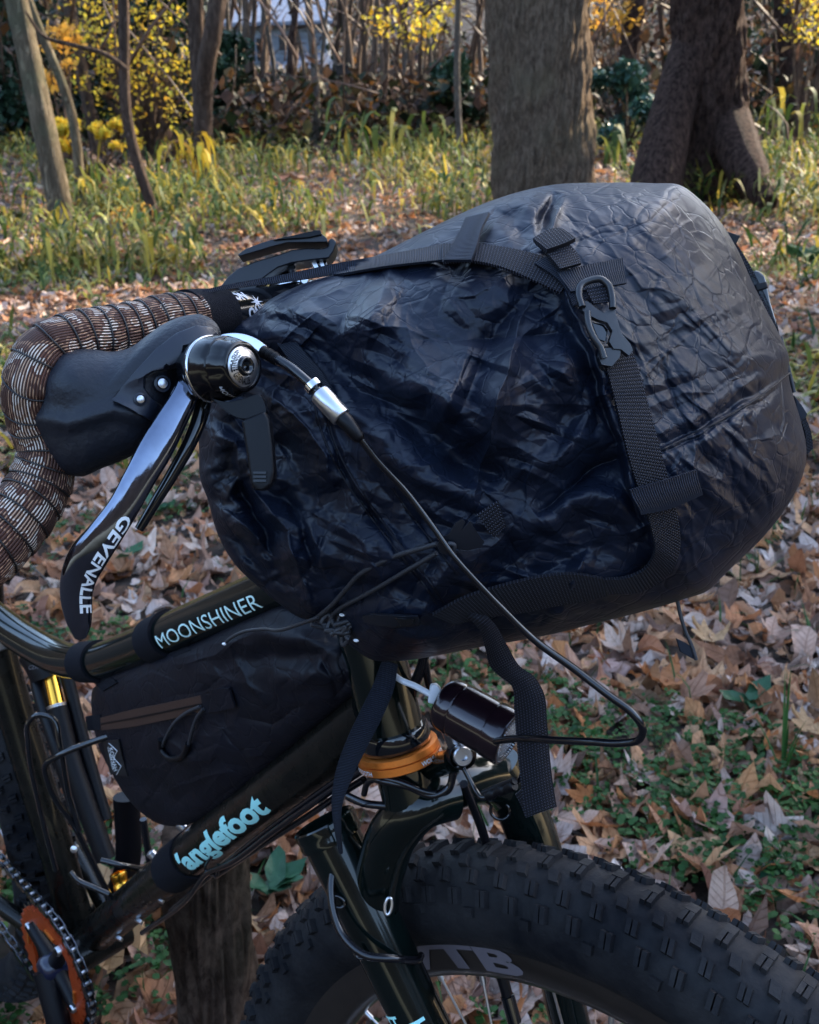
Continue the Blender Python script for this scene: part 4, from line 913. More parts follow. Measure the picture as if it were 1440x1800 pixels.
# ---- front wheel
A_ = np.array([.6502, .036, .3422]); a_, b_ = -.0987, -.1008
wn = np.array([math.sin(a_), math.cos(a_)*math.cos(b_), math.sin(b_)]); wn /= np.linalg.norm(wn)
e1 = np.cross(wn, [0, 0, 1.]); e1 /= np.linalg.norm(e1); e2 = np.cross(e1, wn)
def wheelpt(r, t, o, A=A_, f=(e1, e2, wn)): 
    r = np.asarray(r, float); t = np.asarray(t, float); o = np.asarray(o, float)
    return A+(r*np.cos(t))[..., None]*f[0]+(r*np.sin(t))[..., None]*f[1]+o[..., None]*f[2]
def make_tyre(name, parent, A, f, R=.3676, tr=.036, detail=True):
    nt_, na = 200, 30
    th = np.linspace(0, 2*PI, nt_+1)[:-1]; al = np.linspace(-2.45, 2.45, na)      # 0 = crown
    TH, AL = np.meshgrid(th, al, indexing='ij')
    rc = R-.0035-tr
    ww = np.where(np.abs(AL) > 1.9, 1-.18*(np.abs(AL)-1.9), 1)
    rr = rc+tr*np.cos(AL)*1.0; oo = tr*np.sin(AL)*ww
    V = wheelpt(rr, TH, oo, A, f); P = [(V.reshape(-1, 3), [list(q) for q in grid_faces(nt_, na)]+[[(nt_-1)*na+j, j, j+1, (nt_-1)*na+j+1] for j in range(na-1)])]
    Vs = []; Fs = []; k = 0
    bx = [[0, 1, 3, 2], [4, 6, 7, 5], [0, 4, 5, 1], [1, 5, 7, 3], [3, 7, 6, 2], [2, 6, 4, 0]]
    npitch = 92
    def knob(t0, al0, dl, dw, h, skew=0., slot=True):
        nonlocal k
        segs = [(-1, -.14), (.14, 1)] if slot else [(-1, 1)]
        for s0, s1 in segs:
            vv = []
            for top in (0, 1):
                sh = 1-.16*top
                for y in (s0, s1):
                    for x in (-1, 1):
                        aa = al0+dw*x*sh/tr; tt = t0+(dl*y*sh+skew*dw*x)/R
                        rad = tr+(h if top else -.001)
                        vv.append(wheelpt(rc+rad*math.cos(aa), tt, rad*math.sin(aa), A, f))
            Vs.extend(vv); 
            for q in bx: Fs.append([k+i for i in q])
            k += 8
    r_ = random.Random(3)
    for i in range(npitch):
        t = i*2*PI/npitch; tt = t+PI/npitch
        g = lambda: r_.uniform(-.0003, .0003)
        knob(t, -.13, .0044, .0052, .0036+g()); knob(t, .13, .0044, .0052, .0036+g(), slot=False)
        knob(tt, -.42, .0042, .0046, .0040+g(), .3, False); knob(tt, .42, .0042, .0046, .0040+g(), -.3)
        knob(t, -.74, .0044, .0050, .0044+g(), .2); knob(t, .74, .0044, .0050, .0044+g(), -.2)
        knob(tt, -1.10, .0048, .0054, .0050+g(), .15); knob(tt, 1.10, .0048, .0054, .0050+g(), -.15)
        if i % 2 == 0: knob(t, -1.36, .0046, .0034, .0030+g(), 0, False); knob(t, 1.36, .0046, .0034, .0030+g(), 0, False)
    P.append((np.array(Vs), Fs))
    V, Fl = merge(P); o = obj(name, V, Fl, M_['tyre'], parent, smooth=False)
    n0 = nt_*(na-1)
    sm = np.zeros(len(o.data.polygons), bool); sm[:n0] = True; o.data.polygons.foreach_set('use_smooth', sm)
    return o
FW = part_empty('front_wheel', BIKE)
make_tyre('tyre', FW, A_, (e1, e2, wn))
RB = .2895
def lathe_w(prof, n=120, A=A_, f=(e1, e2, wn)):
    t = np.linspace(0, 2*PI, n+1)[:-1]; V = np.vstack([wheelpt(np.full(n, r), t, np.full(n, o), A, f) for r, o in prof]+[wheelpt(np.full(n, prof[0][0]), t, np.full(n, prof[0][1]), A, f)])
    return V, [list(q) for q in grid_faces(len(prof)+1, n, True)]
rimprof = [(.311, -.0185), (.307, -.0215), (.302, -.0215), (.281, -.0175), (.2735, -.0120), (.2710, -.0060), (.2700, 0), (.2710, .0060), (.2735, .0120), (.281, .0175), (.302, .0215), (.307, .0215), (.311, .0185)]
rimo = obj('rim', *lathe_w(rimprof), M_['rim'], FW)
# rim lettering on the near side: angle range read from the picture
ths = np.linspace(0, 2*PI, 1441); q = wheelpt(np.full(1441, .295), ths, np.full(1441, -.021)); qc = (q-CAM)@M.T
qx = 720+F*qc[:, 0]/qc[:, 2]; qy = 900-F*qc[:, 1]/qc[:, 2]; up = (qy < 1850)&(qx > 560)&(qc[:, 2] > 0)
ii = np.where(up)[0]; oi = ii[np.argsort(qx[ii])]
def thx(px): return np.interp(px, qx[oi], ths[oi])
V2, Fl = text2d('WTB', .06, cuts=8)
t0, t1 = thx(655), thx(912)
tt = t0+(t1-t0)*V2[:, 0]/V2[:, 0].max()+.02*(V2[:, 1]-.5)
rr = .2835+V2[:, 1]*.0185; oo = -(.0178+(rr-.281)/.021*.004)-.0006
obj('rim_lettering', wheelpt(rr, tt, oo), Fl, M_['grey_print'], FW)
# hub and spokes
V, Fl = lathe(A_, wn, [(-.05, .0), (-.05, .009), (-.036, .012), (-.034, .028), (-.031, .028), (-.028, .014), (.028, .014), (.031, .028), (.034, .028), (.036, .012), (.05, .009), (.05, 0)], 32); obj('hub', V, Fl, M_['gloss'], FW)
def spokes(par, A, f, n=32, ph=.06):
    for i in range(n):
        s = 1 if i % 2 else -1; t = i*2*PI/n+ph; tt = t+(.55 if (i//2) % 2 else -.55)
        p0 = wheelpt(.2745, t, s*.004, A, f); p1 = wheelpt(.026, tt, s*.032, A, f); d = p1-p0
        V, Fl, uv = Sweep([p0, p0+d*.5, p1], .0010, None, 5).mesh(6); so = obj('spoke', V, Fl, M_['silver'], par)
        V, Fl, uv = Sweep([p0-d*.01, p0+d*.045], .0022, None, 3).mesh(8); obj('nipple', V, Fl, M_['silver'], par)
spokes(FW, A_, (e1, e2, wn))
tv = thx(835)
tube('valve', [wheelpt(.270, tv, 0.), wheelpt(.262, tv, 0.), wheelpt(.252, tv, 0.)], .0042, M_['plastic'], FW, 12, 10)
tube('valve_cap', [wheelpt(.253, tv, 0.), wheelpt(.245, tv, 0.), wheelpt(.236, tv, 0.), wheelpt(.233, tv, 0.)], .0052, M_['gloss'], FW, 12, 14, dome=.6)
# rear wheel
RW = part_empty('rear_wheel', BIKE); Ar = np.array([-.44, 0, .3676]); fr = (np.array([1., 0, 0]), np.array([0, 0, 1.]), np.array([0, 1., 0]))
make_tyre('tyre', RW, Ar, fr)
obj('rim', *lathe_w(rimprof, 120, Ar, fr), M_['rim'], RW)
V, Fl = lathe(Ar, [0, 1, 0], [(-.06, 0), (-.06, .012), (-.03, .02), (.03, .02), (.06, .012), (.06, 0)], 24); obj('hub', V, Fl, M_['gloss'], RW)
spokes(RW, Ar, fr, 16)

# ---- fork
LT_, LB_ = PY(578, 1462, -.022), PY(742, 1800, -.016)
dl = LB_-LT_; 
_, FL = tube('fork_leg', [LT_, LT_+dl*.4, LB_, LB_+dl*.6+[.01, 0, 0], [.655, -.03, .345]], np.array(np.interp(np.linspace(0, 1, 60), [0, .3, 1], [.0205, .019, .010])), M_['frame'], BIKE, 36, 60, caps=False)
leg = bpy.data.objects['fork_leg']
ud = -dl/np.linalg.norm(dl)
V, Fl = lathe(LT_-ud*.004, ud, [(-.002, .0200), (-.002, .0222), (.0015, .0228), (.004, .0222), (.007, .0228), (.0115, .0228), (.0125, .0215), (.0115, .0192), (-.03, .0185), (-.034, .001)], 40); obj('leg_collar', V, Fl, M_['frame'], leg)
pxL = 720+F*((FL.P-CAM)@M[0])/((FL.P-CAM)@M[2]); pyL = 900-F*((FL.P-CAM)@M[1])/((FL.P-CAM)@M[2])
lt = np.interp([1765, 1900], pyL, FL.L)
V2, Fl = text2d('AT', .04, cuts=6)
def vert_decal(V2, Fl, l0, h, w, a0):
    x = V2[:, 0]/V2[:, 0].max()*w; l = l0+(1-V2[:, 1])*h; r = np.interp(l, FL.L, FL.a); V = FL.at(l, a0+x/r, .0004)
    return V
for body, l_, h, w, a0 in (('TT', lt[0]-.003, .009, .013, .10), ('AT', lt[0]+.005, .012, .024, .45), ('AT', lt[0]+.019, .012, .024, .45)):
    V2, Fl = text2d(body, .05, cuts=5); obj('lettering', vert_decal(V2, Fl, l_, h, w, a0), Fl, M_['mint'], leg)
# far leg
fl0 = PY(905, 1330, .105); fl1 = PY(1003, 1800, .105)
_, FR = tube('fork_leg', [PY(872, 1345, .09), PY(905, 1400, .10), PY(945, 1500, .106), fl1, [.655, .115, .345]], np.array(np.interp(np.linspace(0, 1, 60), [0, .2, 1], [.0175, .0185, .010])), M_['frame'], BIKE, 28, 60)
# crown: steerer stub and two curved shoulders
cb = HTb+axs*.014
tube('steerer', [cb, cb+axs*.014, cb+axs*.028], .0185, M_['frame'], BIKE, 28, 16)
tube('crown_shoulder', Pt((790, 1398, .700), (742, 1412, .690), (700, 1452, .698), (672, 1520, .716), (660, 1590, .735), (664, 1660, .752)), np.interp(np.linspace(0, 1, 40), [0, .3, .8, 1], [.0165, .0170, .0165, .013]), M_['frame'], BIKE, 32, 40, dome=.5)
tube('crown_shoulder', Pt((740, 1400, .72), (800, 1372, .735), (862, 1368, .76), (915, 1420, .79), (950, 1500, .80)), np.interp(np.linspace(0, 1, 40), [0, .3, .8, 1], [.0195, .0195, .0185, .017]), M_['frame'], BIKE, 32, 40)
# frame bosses on the leg: drop shaped and round rings
def ringpx(name, c, d, rx, ry, ang, w, m, parent):
    t = np.linspace(0, 2*PI, 25); x = c[0]+rx*np.cos(t)*math.cos(ang)-ry*np.sin(t)*math.sin(ang); y = c[1]+rx*np.cos(t)*math.sin(ang)+ry*np.sin(t)*math.cos(ang)
    P = PDa(x, y, np.full(25, d)); V, Fl, uv = Sweep(P, w, None, 60).mesh(8, False); return obj(name, V, Fl, m, parent)
ringpx('boss', (683, 1593), DY(683, 1593, -.03), 6, 15, .15, .0011, M_['silver'], leg)
for q in ((593, 1585, 14, 9, .5), (632, 1678, 9, 6, .5)):
    ringpx('boss', q[:2], DY(q[0], q[1], -.042), q[2], q[3], q[4], .0012, M_['gloss'], leg)
ringpx('boss', (879, 1425), .755, 17, 15, .4, .0012, M_['gloss'], BIKE)
# brake hose round the fork leg
tube('brake_hose', Pt((612, 1400, .70), (640, 1412, .690), (690, 1420, .688), (715, 1435, .69), (712, 1446, .70)), .0026, M_['cable'], BIKE, 10, 30)
tube('brake_hose', Pt((588, 1510, .72), (582, 1570, .712), (600, 1640, .705), (640, 1678, .698), (690, 1685, .70), (728, 1688, .712), (740, 1680, .74)), .0027, M_['cable'], BIKE, 10, 50)
tube('brake_hose', Pt((650, 1368, .68), (668, 1372, .672), (715, 1382, .668), (765, 1398, .668), (788, 1385, .668), (800, 1350, .665), (830, 1335, .66)), .0022, M_['cable'], BIKE, 10, 50)
tube('cable_housing', Pt((640, 1396, .69), (648, 1375, .68), (672, 1368, .672), (700, 1374, .668), (760, 1394, .668), (785, 1392, .67), (800, 1355, .668)), .0021, M_['cable'], BIKE, 8, 50)
tube('fork_strut', Pt((815, 1378, .70), (848, 1460, .74), (870, 1560, .80)), .0032, M_['cable'], BIKE, 8, 16)
V, Fl = lathe(PD(782, 1414, .69), -M[2]+M[0]*.35, [(-.016, .009), (.002, .009), (.004, .0075), (.0045, .0)], 24); o = obj('brake_boss', V, Fl, M_['gloss'], BIKE)
V, Fl = lathe(PD(777, 1411, .684), -M[2]+M[0]*.5, [(0, .0065), (.002, .0060), (.0025, 0)], 20); o = obj('bolt', V, Fl, M_['bracket'], BIKE)
tube('cable_housing', Pt((748, 1130, .66), (742, 1170, .668), (728, 1205, .675), (722, 1240, .69)), .0034, M_['cable'], BIKE, 8, 16)
tube('cable_housing', Pt((738, 1130, .66), (748, 1170, .668), (752, 1195, .675), (762, 1225, .69)), .0026, M_['cable'], BIKE, 8, 16)

# ---- cranks, chainring, chain
cc = np.array([0, -.052, .31]); CR = part_empty('crankset', BIKE)
def ringplate(name, outer, inner, y0, th, m, parent, n=160, teeth=0, lobes=5):
    t = np.linspace(0, 2*PI, n+1)[:-1]
    ro = outer+(.0030*np.clip(np.sin(t*teeth)*1.6, -.6, 1) if teeth else 0)
    ri = inner+.0075*np.clip(-np.cos(t*lobes)*1.2, -.2, 1) if lobes else np.full(n, inner)
    V = []
    for r, y in ((ro, -th/2), (ro, th/2), (ri, th/2), (ri, -th/2)): V.append(np.stack([cc[0]+r*np.cos(t), np.full(n, cc[1]+y0+y), cc[2]+r*np.sin(t)], -1))
    V = np.vstack(V); Fl = [[k*n+j, k*n+(j+1) % n, ((k+1) % 4)*n+(j+1) % n, ((k+1) % 4)*n+j] for k in range(4) for j in range(n)]
    return obj(name, V, Fl, m, parent, smooth=False)
ringplate('chainring', .066, .045, 0, .0035, M_['chainring'], CR, 192, 32, 4)
ringplate('chain_teeth', .0705, .064, .003, .0028, M_['gloss'], CR, 256, 32, 0)
for k in range(4):
    a = .95+k*PI/2; p = cc+np.array([math.cos(a)*.050, -.004, math.sin(a)*.050])
    V, Fl = lathe(p, [0, -1, 0], [(-.004, .0055), (.001, .0055), (.002, .0048), (.002, .0028), (.0005, .0025), (.0005, 0)], 20); obj('chainring_bolt', V, Fl, M_['silver'], CR)
    a2 = a; V, Fl, uv = Sweep([cc+[0, .002, 0], cc+np.array([math.cos(a2)*.03, .001, math.sin(a2)*.03]), cc+np.array([math.cos(a2)*.052, 0, math.sin(a2)*.052])], np.array([.011, .0075, .007]), None, 3).mesh(10); obj('spider_arm', V, Fl, M_['plastic'], CR)
    a3 = a+.42; p3 = cc+np.array([math.cos(a3)*.049, -.0025, math.sin(a3)*.049]); tdir = np.array([-math.sin(a3), 0, math.cos(a3)])
    V, Fl = box(p3, [tdir, [math.cos(a3), 0, math.sin(a3)], [0, 1, 0]], [.009, .0018, .0012]); obj('chainring_tab', V, Fl, M_['orange'], CR, smooth=False)
V, Fl = lathe(cc, [0, -1, 0], [(-.01, .015), (.010, .014), (.014, .011), (.015, .008), (.015, 0)], 28); obj('crank_boss', V, Fl, mat('crank_blue_reflection', (.006, .009, .028), .28, coat=.4), CR)  # blue reflections on the black crank are put into this base colour
tube('crank_arm', [cc+[0, -.010, 0], cc+[.03, -.016, -.06], cc+[.065, -.022, -.16]], .0125, M_['gloss'], CR, 16, 16, rb=.009)
bpy.data.objects['crank_arm'].data.materials[0] = M_['plastic']
tube('crank_arm', [PY(150, 1640, .05), PY(226, 1500, .06), PY(222, 1400, .065)], .0145, M_['plastic'], CR, 16, 16, rb=.011)
# chain: run over the top of the ring to the rear, round the front, and back below
CH = part_empty('chain', BIKE)
tl = [np.array([cc[0]+.0735*math.cos(a), cc[1]+.003, cc[2]+.0735*math.sin(a)]) for a in np.linspace(-1.75, 1.62, 60)]
back = np.array([-.44, -.045, .3676+.045]); back2 = np.array([-.44, -.045, .3676-.045])
path = [tl[0]*(1-t)+back2*t for t in np.linspace(1, .03, 40)]+tl+[tl[-1]*(1-t)+back*t for t in np.linspace(.03, 1, 40)]
path = np.array(path); Lc = np.r_[0, np.cumsum(np.linalg.norm(np.diff(path, axis=0), axis=1))]
nl = int(Lc[-1]/.0127); at_ = lambda l: np.array([np.interp(l, Lc, path[:, k]) for k in range(3)])
for i in range(nl):
    p, q_ = at_(i*.0127), at_(i*.0127+.0127); d = (q_-p)/np.linalg.norm(q_-p); nrm = np.cross(d, [0, 1., 0])
    o_ = .0033 if i % 2 else .0022
    P = []
    for s in (-1, 1):
        t = np.linspace(0, 2*PI, 15)[:-1]; x = .0035*np.cos(t)+np.where(np.cos(t) > 0, .00635, -.00635); y = .0040*np.sin(t)*(1-.0*np.abs(np.cos(t)))
        for yy in (0, .0011*s):
            P.append((p+q_)/2+np.outer(x, d)+np.outer(y, nrm)+np.array([0, s*o_+yy, 0]))
    V = np.vstack(P); Fl = []
    for s in (0, 1):
        b = s*28; Fl += [list(range(b, b+14))[::-1], list(range(b+14, b+28))]+[[b+j, b+(j+1) % 14, b+14+(j+1) % 14, b+14+j] for j in range(14)]
    o = obj('chain_link', V, Fl, M_['chain'] if i % 2 else M_['gloss'], CH, smooth=False)
Vr = []; 
for i in range(nl):
    p = at_(i*.0127); Vr.append(lathe(p, [0, 1, 0], [(-.0042, 0), (-.0042, .0021), (.0042, .0021), (.0042, 0)], 8))
V, Fl = merge(Vr); obj('chain_pins', V, Fl, M_['silver'], CH, smooth=False, kind='stuff')
# cage wires, small cables near the bottom bracket
CG = part_empty('bottle_cage', BIKE)
tube('wire', Pt((98, 1530, 1.05), (70, 1420, 1.03), (50, 1310, 1.01), (50, 1270, 1.005), (68, 1256, 1.0), (92, 1262, 1.0), (105, 1310, 1.0), (122, 1400, 1.02), (140, 1460, 1.03)), .0026, M_['gloss'], CG, 8, 60)
tube('wire', Pt((200, 1292, .98), (160, 1305, .985), (100, 1330, .99), (80, 1345, 1.0), (88, 1385, 1.01), (130, 1450, 1.03), (160, 1510, 1.05), (195, 1580, 1.07)), .0030, M_['gloss'], CG, 8, 60)
tube('wire', Pt((124, 1532, 1.04), (135, 1545, 1.04), (165, 1560, 1.04), (192, 1572, 1.04)), .0030, M_['gloss'], CG, 8, 20)
tube('wire', Pt((178, 1512, 1.04), (210, 1520, 1.04), (250, 1528, 1.06)), .0030, M_['gloss'], CG, 8, 20)
tube('cable_housing', Pt((252, 1440, 1.02), (258, 1480, 1.03), (264, 1520, 1.04)), .0035, M_['cable'], BIKE, 8, 12)
c = PD(131, 1492, 1.02); V, Fl = lathe(c, -M[2], [(-.004, .0035), (.002, .0035), (.003, 0)], 12); obj('bolt', V, Fl, M_['silver'], BIKE)

# ---- handlebar
barc = PD(560, 520, .66)
_, HB_ = tube('handlebar', Pt((640, 560, .70), (560, 533, .668), (480, 545, .640), (425, 550, .615), (385, 555, .598), (330, 562, .575), (250, 582, .545)), np.interp(np.linspace(0, 1, 60), [0, .45, .7, 1], [.0150, .0142, .0122, .0120]), M_['gloss'], BIKE, 32, 60)
hbar = bpy.data.objects['handlebar']
tube('velcro_wrap', Pt((326, 558, .574), (350, 556, .584), (372, 555, .593), (392, 553, .600)), np.array([.0150]*20), M_['velcro'], BIKE, 28, 20)
pxH = 720+F*((HB_.P-CAM)@M[0])/((HB_.P-CAM)@M[2])
def bar_text(body, px, h, w, ang):
    V2, Fl = text2d(body, .07, cuts=5); l = np.interp(-px, -pxH, HB_.L)
    x = V2[:, 0]/V2[:, 0].max()*w; r = .0140
    # text x runs back along the bar towards the stem, so along falling arclength
    return obj('lettering', HB_.at(l-x, ang+(V2[:, 1]-.5)*h/r*HFLIP, .0004), Fl, M_['grey_print_l'], hbar)
M_['grey_print_l'] = mat('pale_print', (.55, .56, .60), .4)
HFLIP = -1
bar_text('ON', 394, .0056, .0100, 1.57-.82); bar_text('ON', 406, .0060, .0108, 1.57+.06)
l = np.interp(-424, -pxH, HB_.L); st = [[0, 0]]+[[(.0052 if i % 2 == 0 else .0014)*math.cos(i*PI/8), (.0052 if i % 2 == 0 else .0014)*math.sin(i*PI/8)] for i in range(16)]
st = np.array(st); obj('star_print', HB_.at(l+st[:, 0], 1.57-.40+st[:, 1]/.0140, .0004), [[0, 1+i, 1+(i+1) % 16] for i in range(16)], M_['grey_print_l'], hbar)
# tape: a rising and falling wrap with ribs that run along the bar
M_['tape'] = None
def tapemat():
    m = bpy.data.materials.new('camouflage_bar_tape'); m.use_nodes = True; t = m.node_tree; b = t.nodes['Principled BSDF']; b.inputs['Roughness'].default_value = .6; b.inputs['Specular IOR Level'].default_value = .2
    tc = t.nodes.new('ShaderNodeTexCoord'); sp = t.nodes.new('ShaderNodeSeparateXYZ'); t.links.new(tc.outputs['UV'], sp.inputs[0])
    mu = N_(t, 'ShaderNodeMath', operation='MULTIPLY', i_1=2*PI*64); t.links.new(sp.outputs[1], mu.inputs[0])
    si = N_(t, 'ShaderNodeMath', operation='SINE'); t.links.new(mu.outputs[0], si.inputs[0])
    mr = N_(t, 'ShaderNodeMapRange'); mr.inputs['From Min'].default_value = -.2; mr.inputs['From Max'].default_value = .7; t.links.new(si.outputs[0], mr.inputs[0])
    mp = N_(t, 'ShaderNodeMapping'); mp.inputs['Scale'].default_value = (1, .11, 1); t.links.new(tc.outputs['UV'], mp.inputs[0])
    n = N_(t, 'ShaderNodeTexNoise', i_Scale=75., i_Detail=2.); t.links.new(mp.outputs[0], n.inputs['Vector'])
    r = t.nodes.new('ShaderNodeValToRGB'); e = r.color_ramp.elements; r.color_ramp.interpolation = 'CONSTANT'
    e[0].position = 0; e[0].color = (.10, .045, .03, 1); e[1].position = .44; e[1].color = (.40, .22, .13, 1)
    for p, c in ((.50, (.16, .07, .045, 1)), (.54, (.78, .64, .52, 1)), (.60, (.50, .31, .20, 1)), (.66, (.70, .52, .40, 1))): x = e.new(p); x.color = c
    t.links.new(n.outputs['Fac'], r.inputs[0])
    mx = N_(t, 'ShaderNodeMixRGB'); mx.inputs[1].default_value = (.045, .018, .012, 1); t.links.new(mr.outputs[0], mx.inputs[0]); t.links.new(r.outputs[0], mx.inputs[2])
    t.links.new(mx.outputs[0], b.inputs['Base Color'])
    bp = N_(t, 'ShaderNodeBump'); bp.inputs['Strength'].default_value = .8; bp.inputs['Distance'].default_value = .0006; t.links.new(si.outputs[0], bp.inputs['Height']); t.links.new(bp.outputs[0], b.inputs['Normal'])
    return m
M_['tape'] = tapemat(); M_['tapeedge'] = mat('dark_tape_edge', (.012, .009, .009), .5)
tp_pts = Pt((338, 556, .575), (290, 566, .555), (240, 580, .540), (190, 590, .525), (130, 602, .508), (80, 628, .495), (58, 680, .490), (66, 740, .498), (84, 790, .502), (70, 850, .500), (30, 912, .488), (-30, 972, .474), (-90, 1010, .46))
TPn = 420; tps = Sweep(np.array(tp_pts), np.interp(np.linspace(0, 1, TPn), [0, .1, .35, .5, .62, .8, 1], [.0125, .0140, .0142, .0135, .0132, .0152, .0160]), None, TPn)
pitch = .0098
def trad(L, A):
    ph = (L+.0016*np.sin(A+.6)-.0045*np.sin(A*1.0))/pitch; fr_ = ph-np.floor(ph)
    return .0011*fr_-.0008*np.exp(-((fr_-.97)/.05)**2)-.0006*np.exp(-(fr_/.06)**2)
V, Fl, uv = tps.mesh(56, True, 2.0, trad); bt = obj('bar_tape', V, Fl, M_['tape'], BIKE, uv=uv)
nW = int(tps.L[-1]/pitch)
for k in range(1, nW+1):
    A = np.linspace(0, 2*PI, 49); l = k*pitch-.0016*np.sin(A+.6)+.0045*np.sin(A)
    P = tps.at(np.clip(l, 0, tps.L[-1]), A, .00045); V, Fl, uv = Sweep(P, .00042, None, 60).mesh(6, False); obj('tape_edge', V, Fl, M_['tapeedge'], bt)

# ---- pillow shapes: a closed body inflated inside an outline
class Pillow:
    def __init__(s, out, D0, amp, back, c=None, nb=400, p=2.2, q=2.2, folds=None, edge=.0):
        out = np.asarray(out, float); s.out = spline(np.vstack([out, out[:1]]), nb+1)[:-1]; s.nb = nb
        s.c = np.asarray(c if c is not None else s.out.mean(0), float); s.D0 = D0; s.amp = amp; s.back = back; s.p, s.q = p, q; s.folds = folds
        d = s.out-s.c; s.ang = np.unwrap(np.arctan2(d[:, 1], d[:, 0])); s.rad = np.hypot(d[:, 0], d[:, 1])
        if s.ang[-1] < s.ang[0]: s.ang = -s.ang; s.sg = -1
        else: s.sg = 1
        s.fade = True
    def sc(s, x, y):
        a = s.sg*np.arctan2(y-s.c[1], x-s.c[0]); a = (a-s.ang[0]) % (2*PI)+s.ang[0]
        R = np.interp(a, np.r_[s.ang, s.ang[0]+2*PI], np.r_[s.rad, s.rad[0]]); return np.hypot(x-s.c[0], y-s.c[1])/R
    def prof(s, t): t = np.clip(t, 0, 1); return (1-t**s.p)**(1/s.q)
    def front(s, x, y, t=None):
        x = np.asarray(x, float); y = np.asarray(y, float)
        if t is None: t = s.sc(x, y)
        h = s.amp(x, y) if callable(s.amp) else s.amp
        z = s.D0(x, y)-h*s.prof(t)
        if s.folds is not None: z = z-s.folds(x, y)*np.clip((1-t)*12, 0, 1)**.7
        return z
    def build(s, name, m, parent, rings=120, brings=24, **kw):
        k = np.linspace(0, 1, rings+1)[1:]; k = 1-(1-k)**1.35
        X = s.c[0]+k[:, None]*(s.out[:, 0]-s.c[0])[None]; Y = s.c[1]+k[:, None]*(s.out[:, 1]-s.c[1])[None]
        Df = s.front(X, Y, np.repeat(k[:, None], s.nb, 1))
        V = [PD(s.c[0], s.c[1], float(s.front(s.c[0], s.c[1], 0.)))]
        Vf = PDa(X, Y, Df).reshape(-1, 3)
        kb = np.linspace(1, 0, brings+1)[1:-1]; Xb = s.c[0]+kb[:, None]*(s.out[:, 0]-s.c[0])[None]; Yb = s.c[1]+kb[:, None]*(s.out[:, 1]-s.c[1])[None]
        Db = s.D0(Xb, Yb)+s.back*s.prof(np.repeat(kb[:, None], s.nb, 1)); Vb = PDa(Xb, Yb, Db).reshape(-1, 3)
        Vc = PD(s.c[0], s.c[1], float(s.D0(s.c[0], s.c[1]))+s.back)
        V = np.vstack([V, Vf, Vb, [Vc]]); n = s.nb; tot = rings+brings-1
        Fl = [[0, 1+(j+1) % n, 1+j] for j in range(n)]
        Fl += [[1+a for a in f] for f in grid_faces(tot, n, True)]
        last = 1+(tot-1)*n; e = len(V)-1
        Fl += [[e, last+j, last+(j+1) % n] for j in range(n)]
        o = obj(name, V, Fl, m, parent, **kw)
        bm = bmesh.new(); bm.from_mesh(o.data); bmesh.ops.recalc_face_normals(bm, faces=bm.faces); bm.to_mesh(o.data); bm.free()
        return o
def seg_dist(x, y, P):
    """distance, side and position along a polyline"""
    P = np.asarray(P, float); best = np.full(x.shape, 1e9); side = np.zeros(x.shape); pos = np.zeros(x.shape); L = np.r_[0, np.cumsum(np.linalg.norm(np.diff(P, axis=0), axis=1))]
    for i in range(len(P)-1):
        a, b = P[i], P[i+1]; d = b-a; l = np.hypot(*d)+1e-9; ux, uy = d/l
        t = np.clip((x-a[0])*ux+(y-a[1])*uy, 0, l); qx, qy = a[0]+ux*t, a[1]+uy*t; dd = np.hypot(x-qx, y-qy); w = dd < best
        best = np.where(w, dd, best); side = np.where(w, np.sign((x-a[0])*uy-(y-a[1])*ux), side); pos = np.where(w, (L[i]+t)/L[-1], pos)
    return best, side, pos
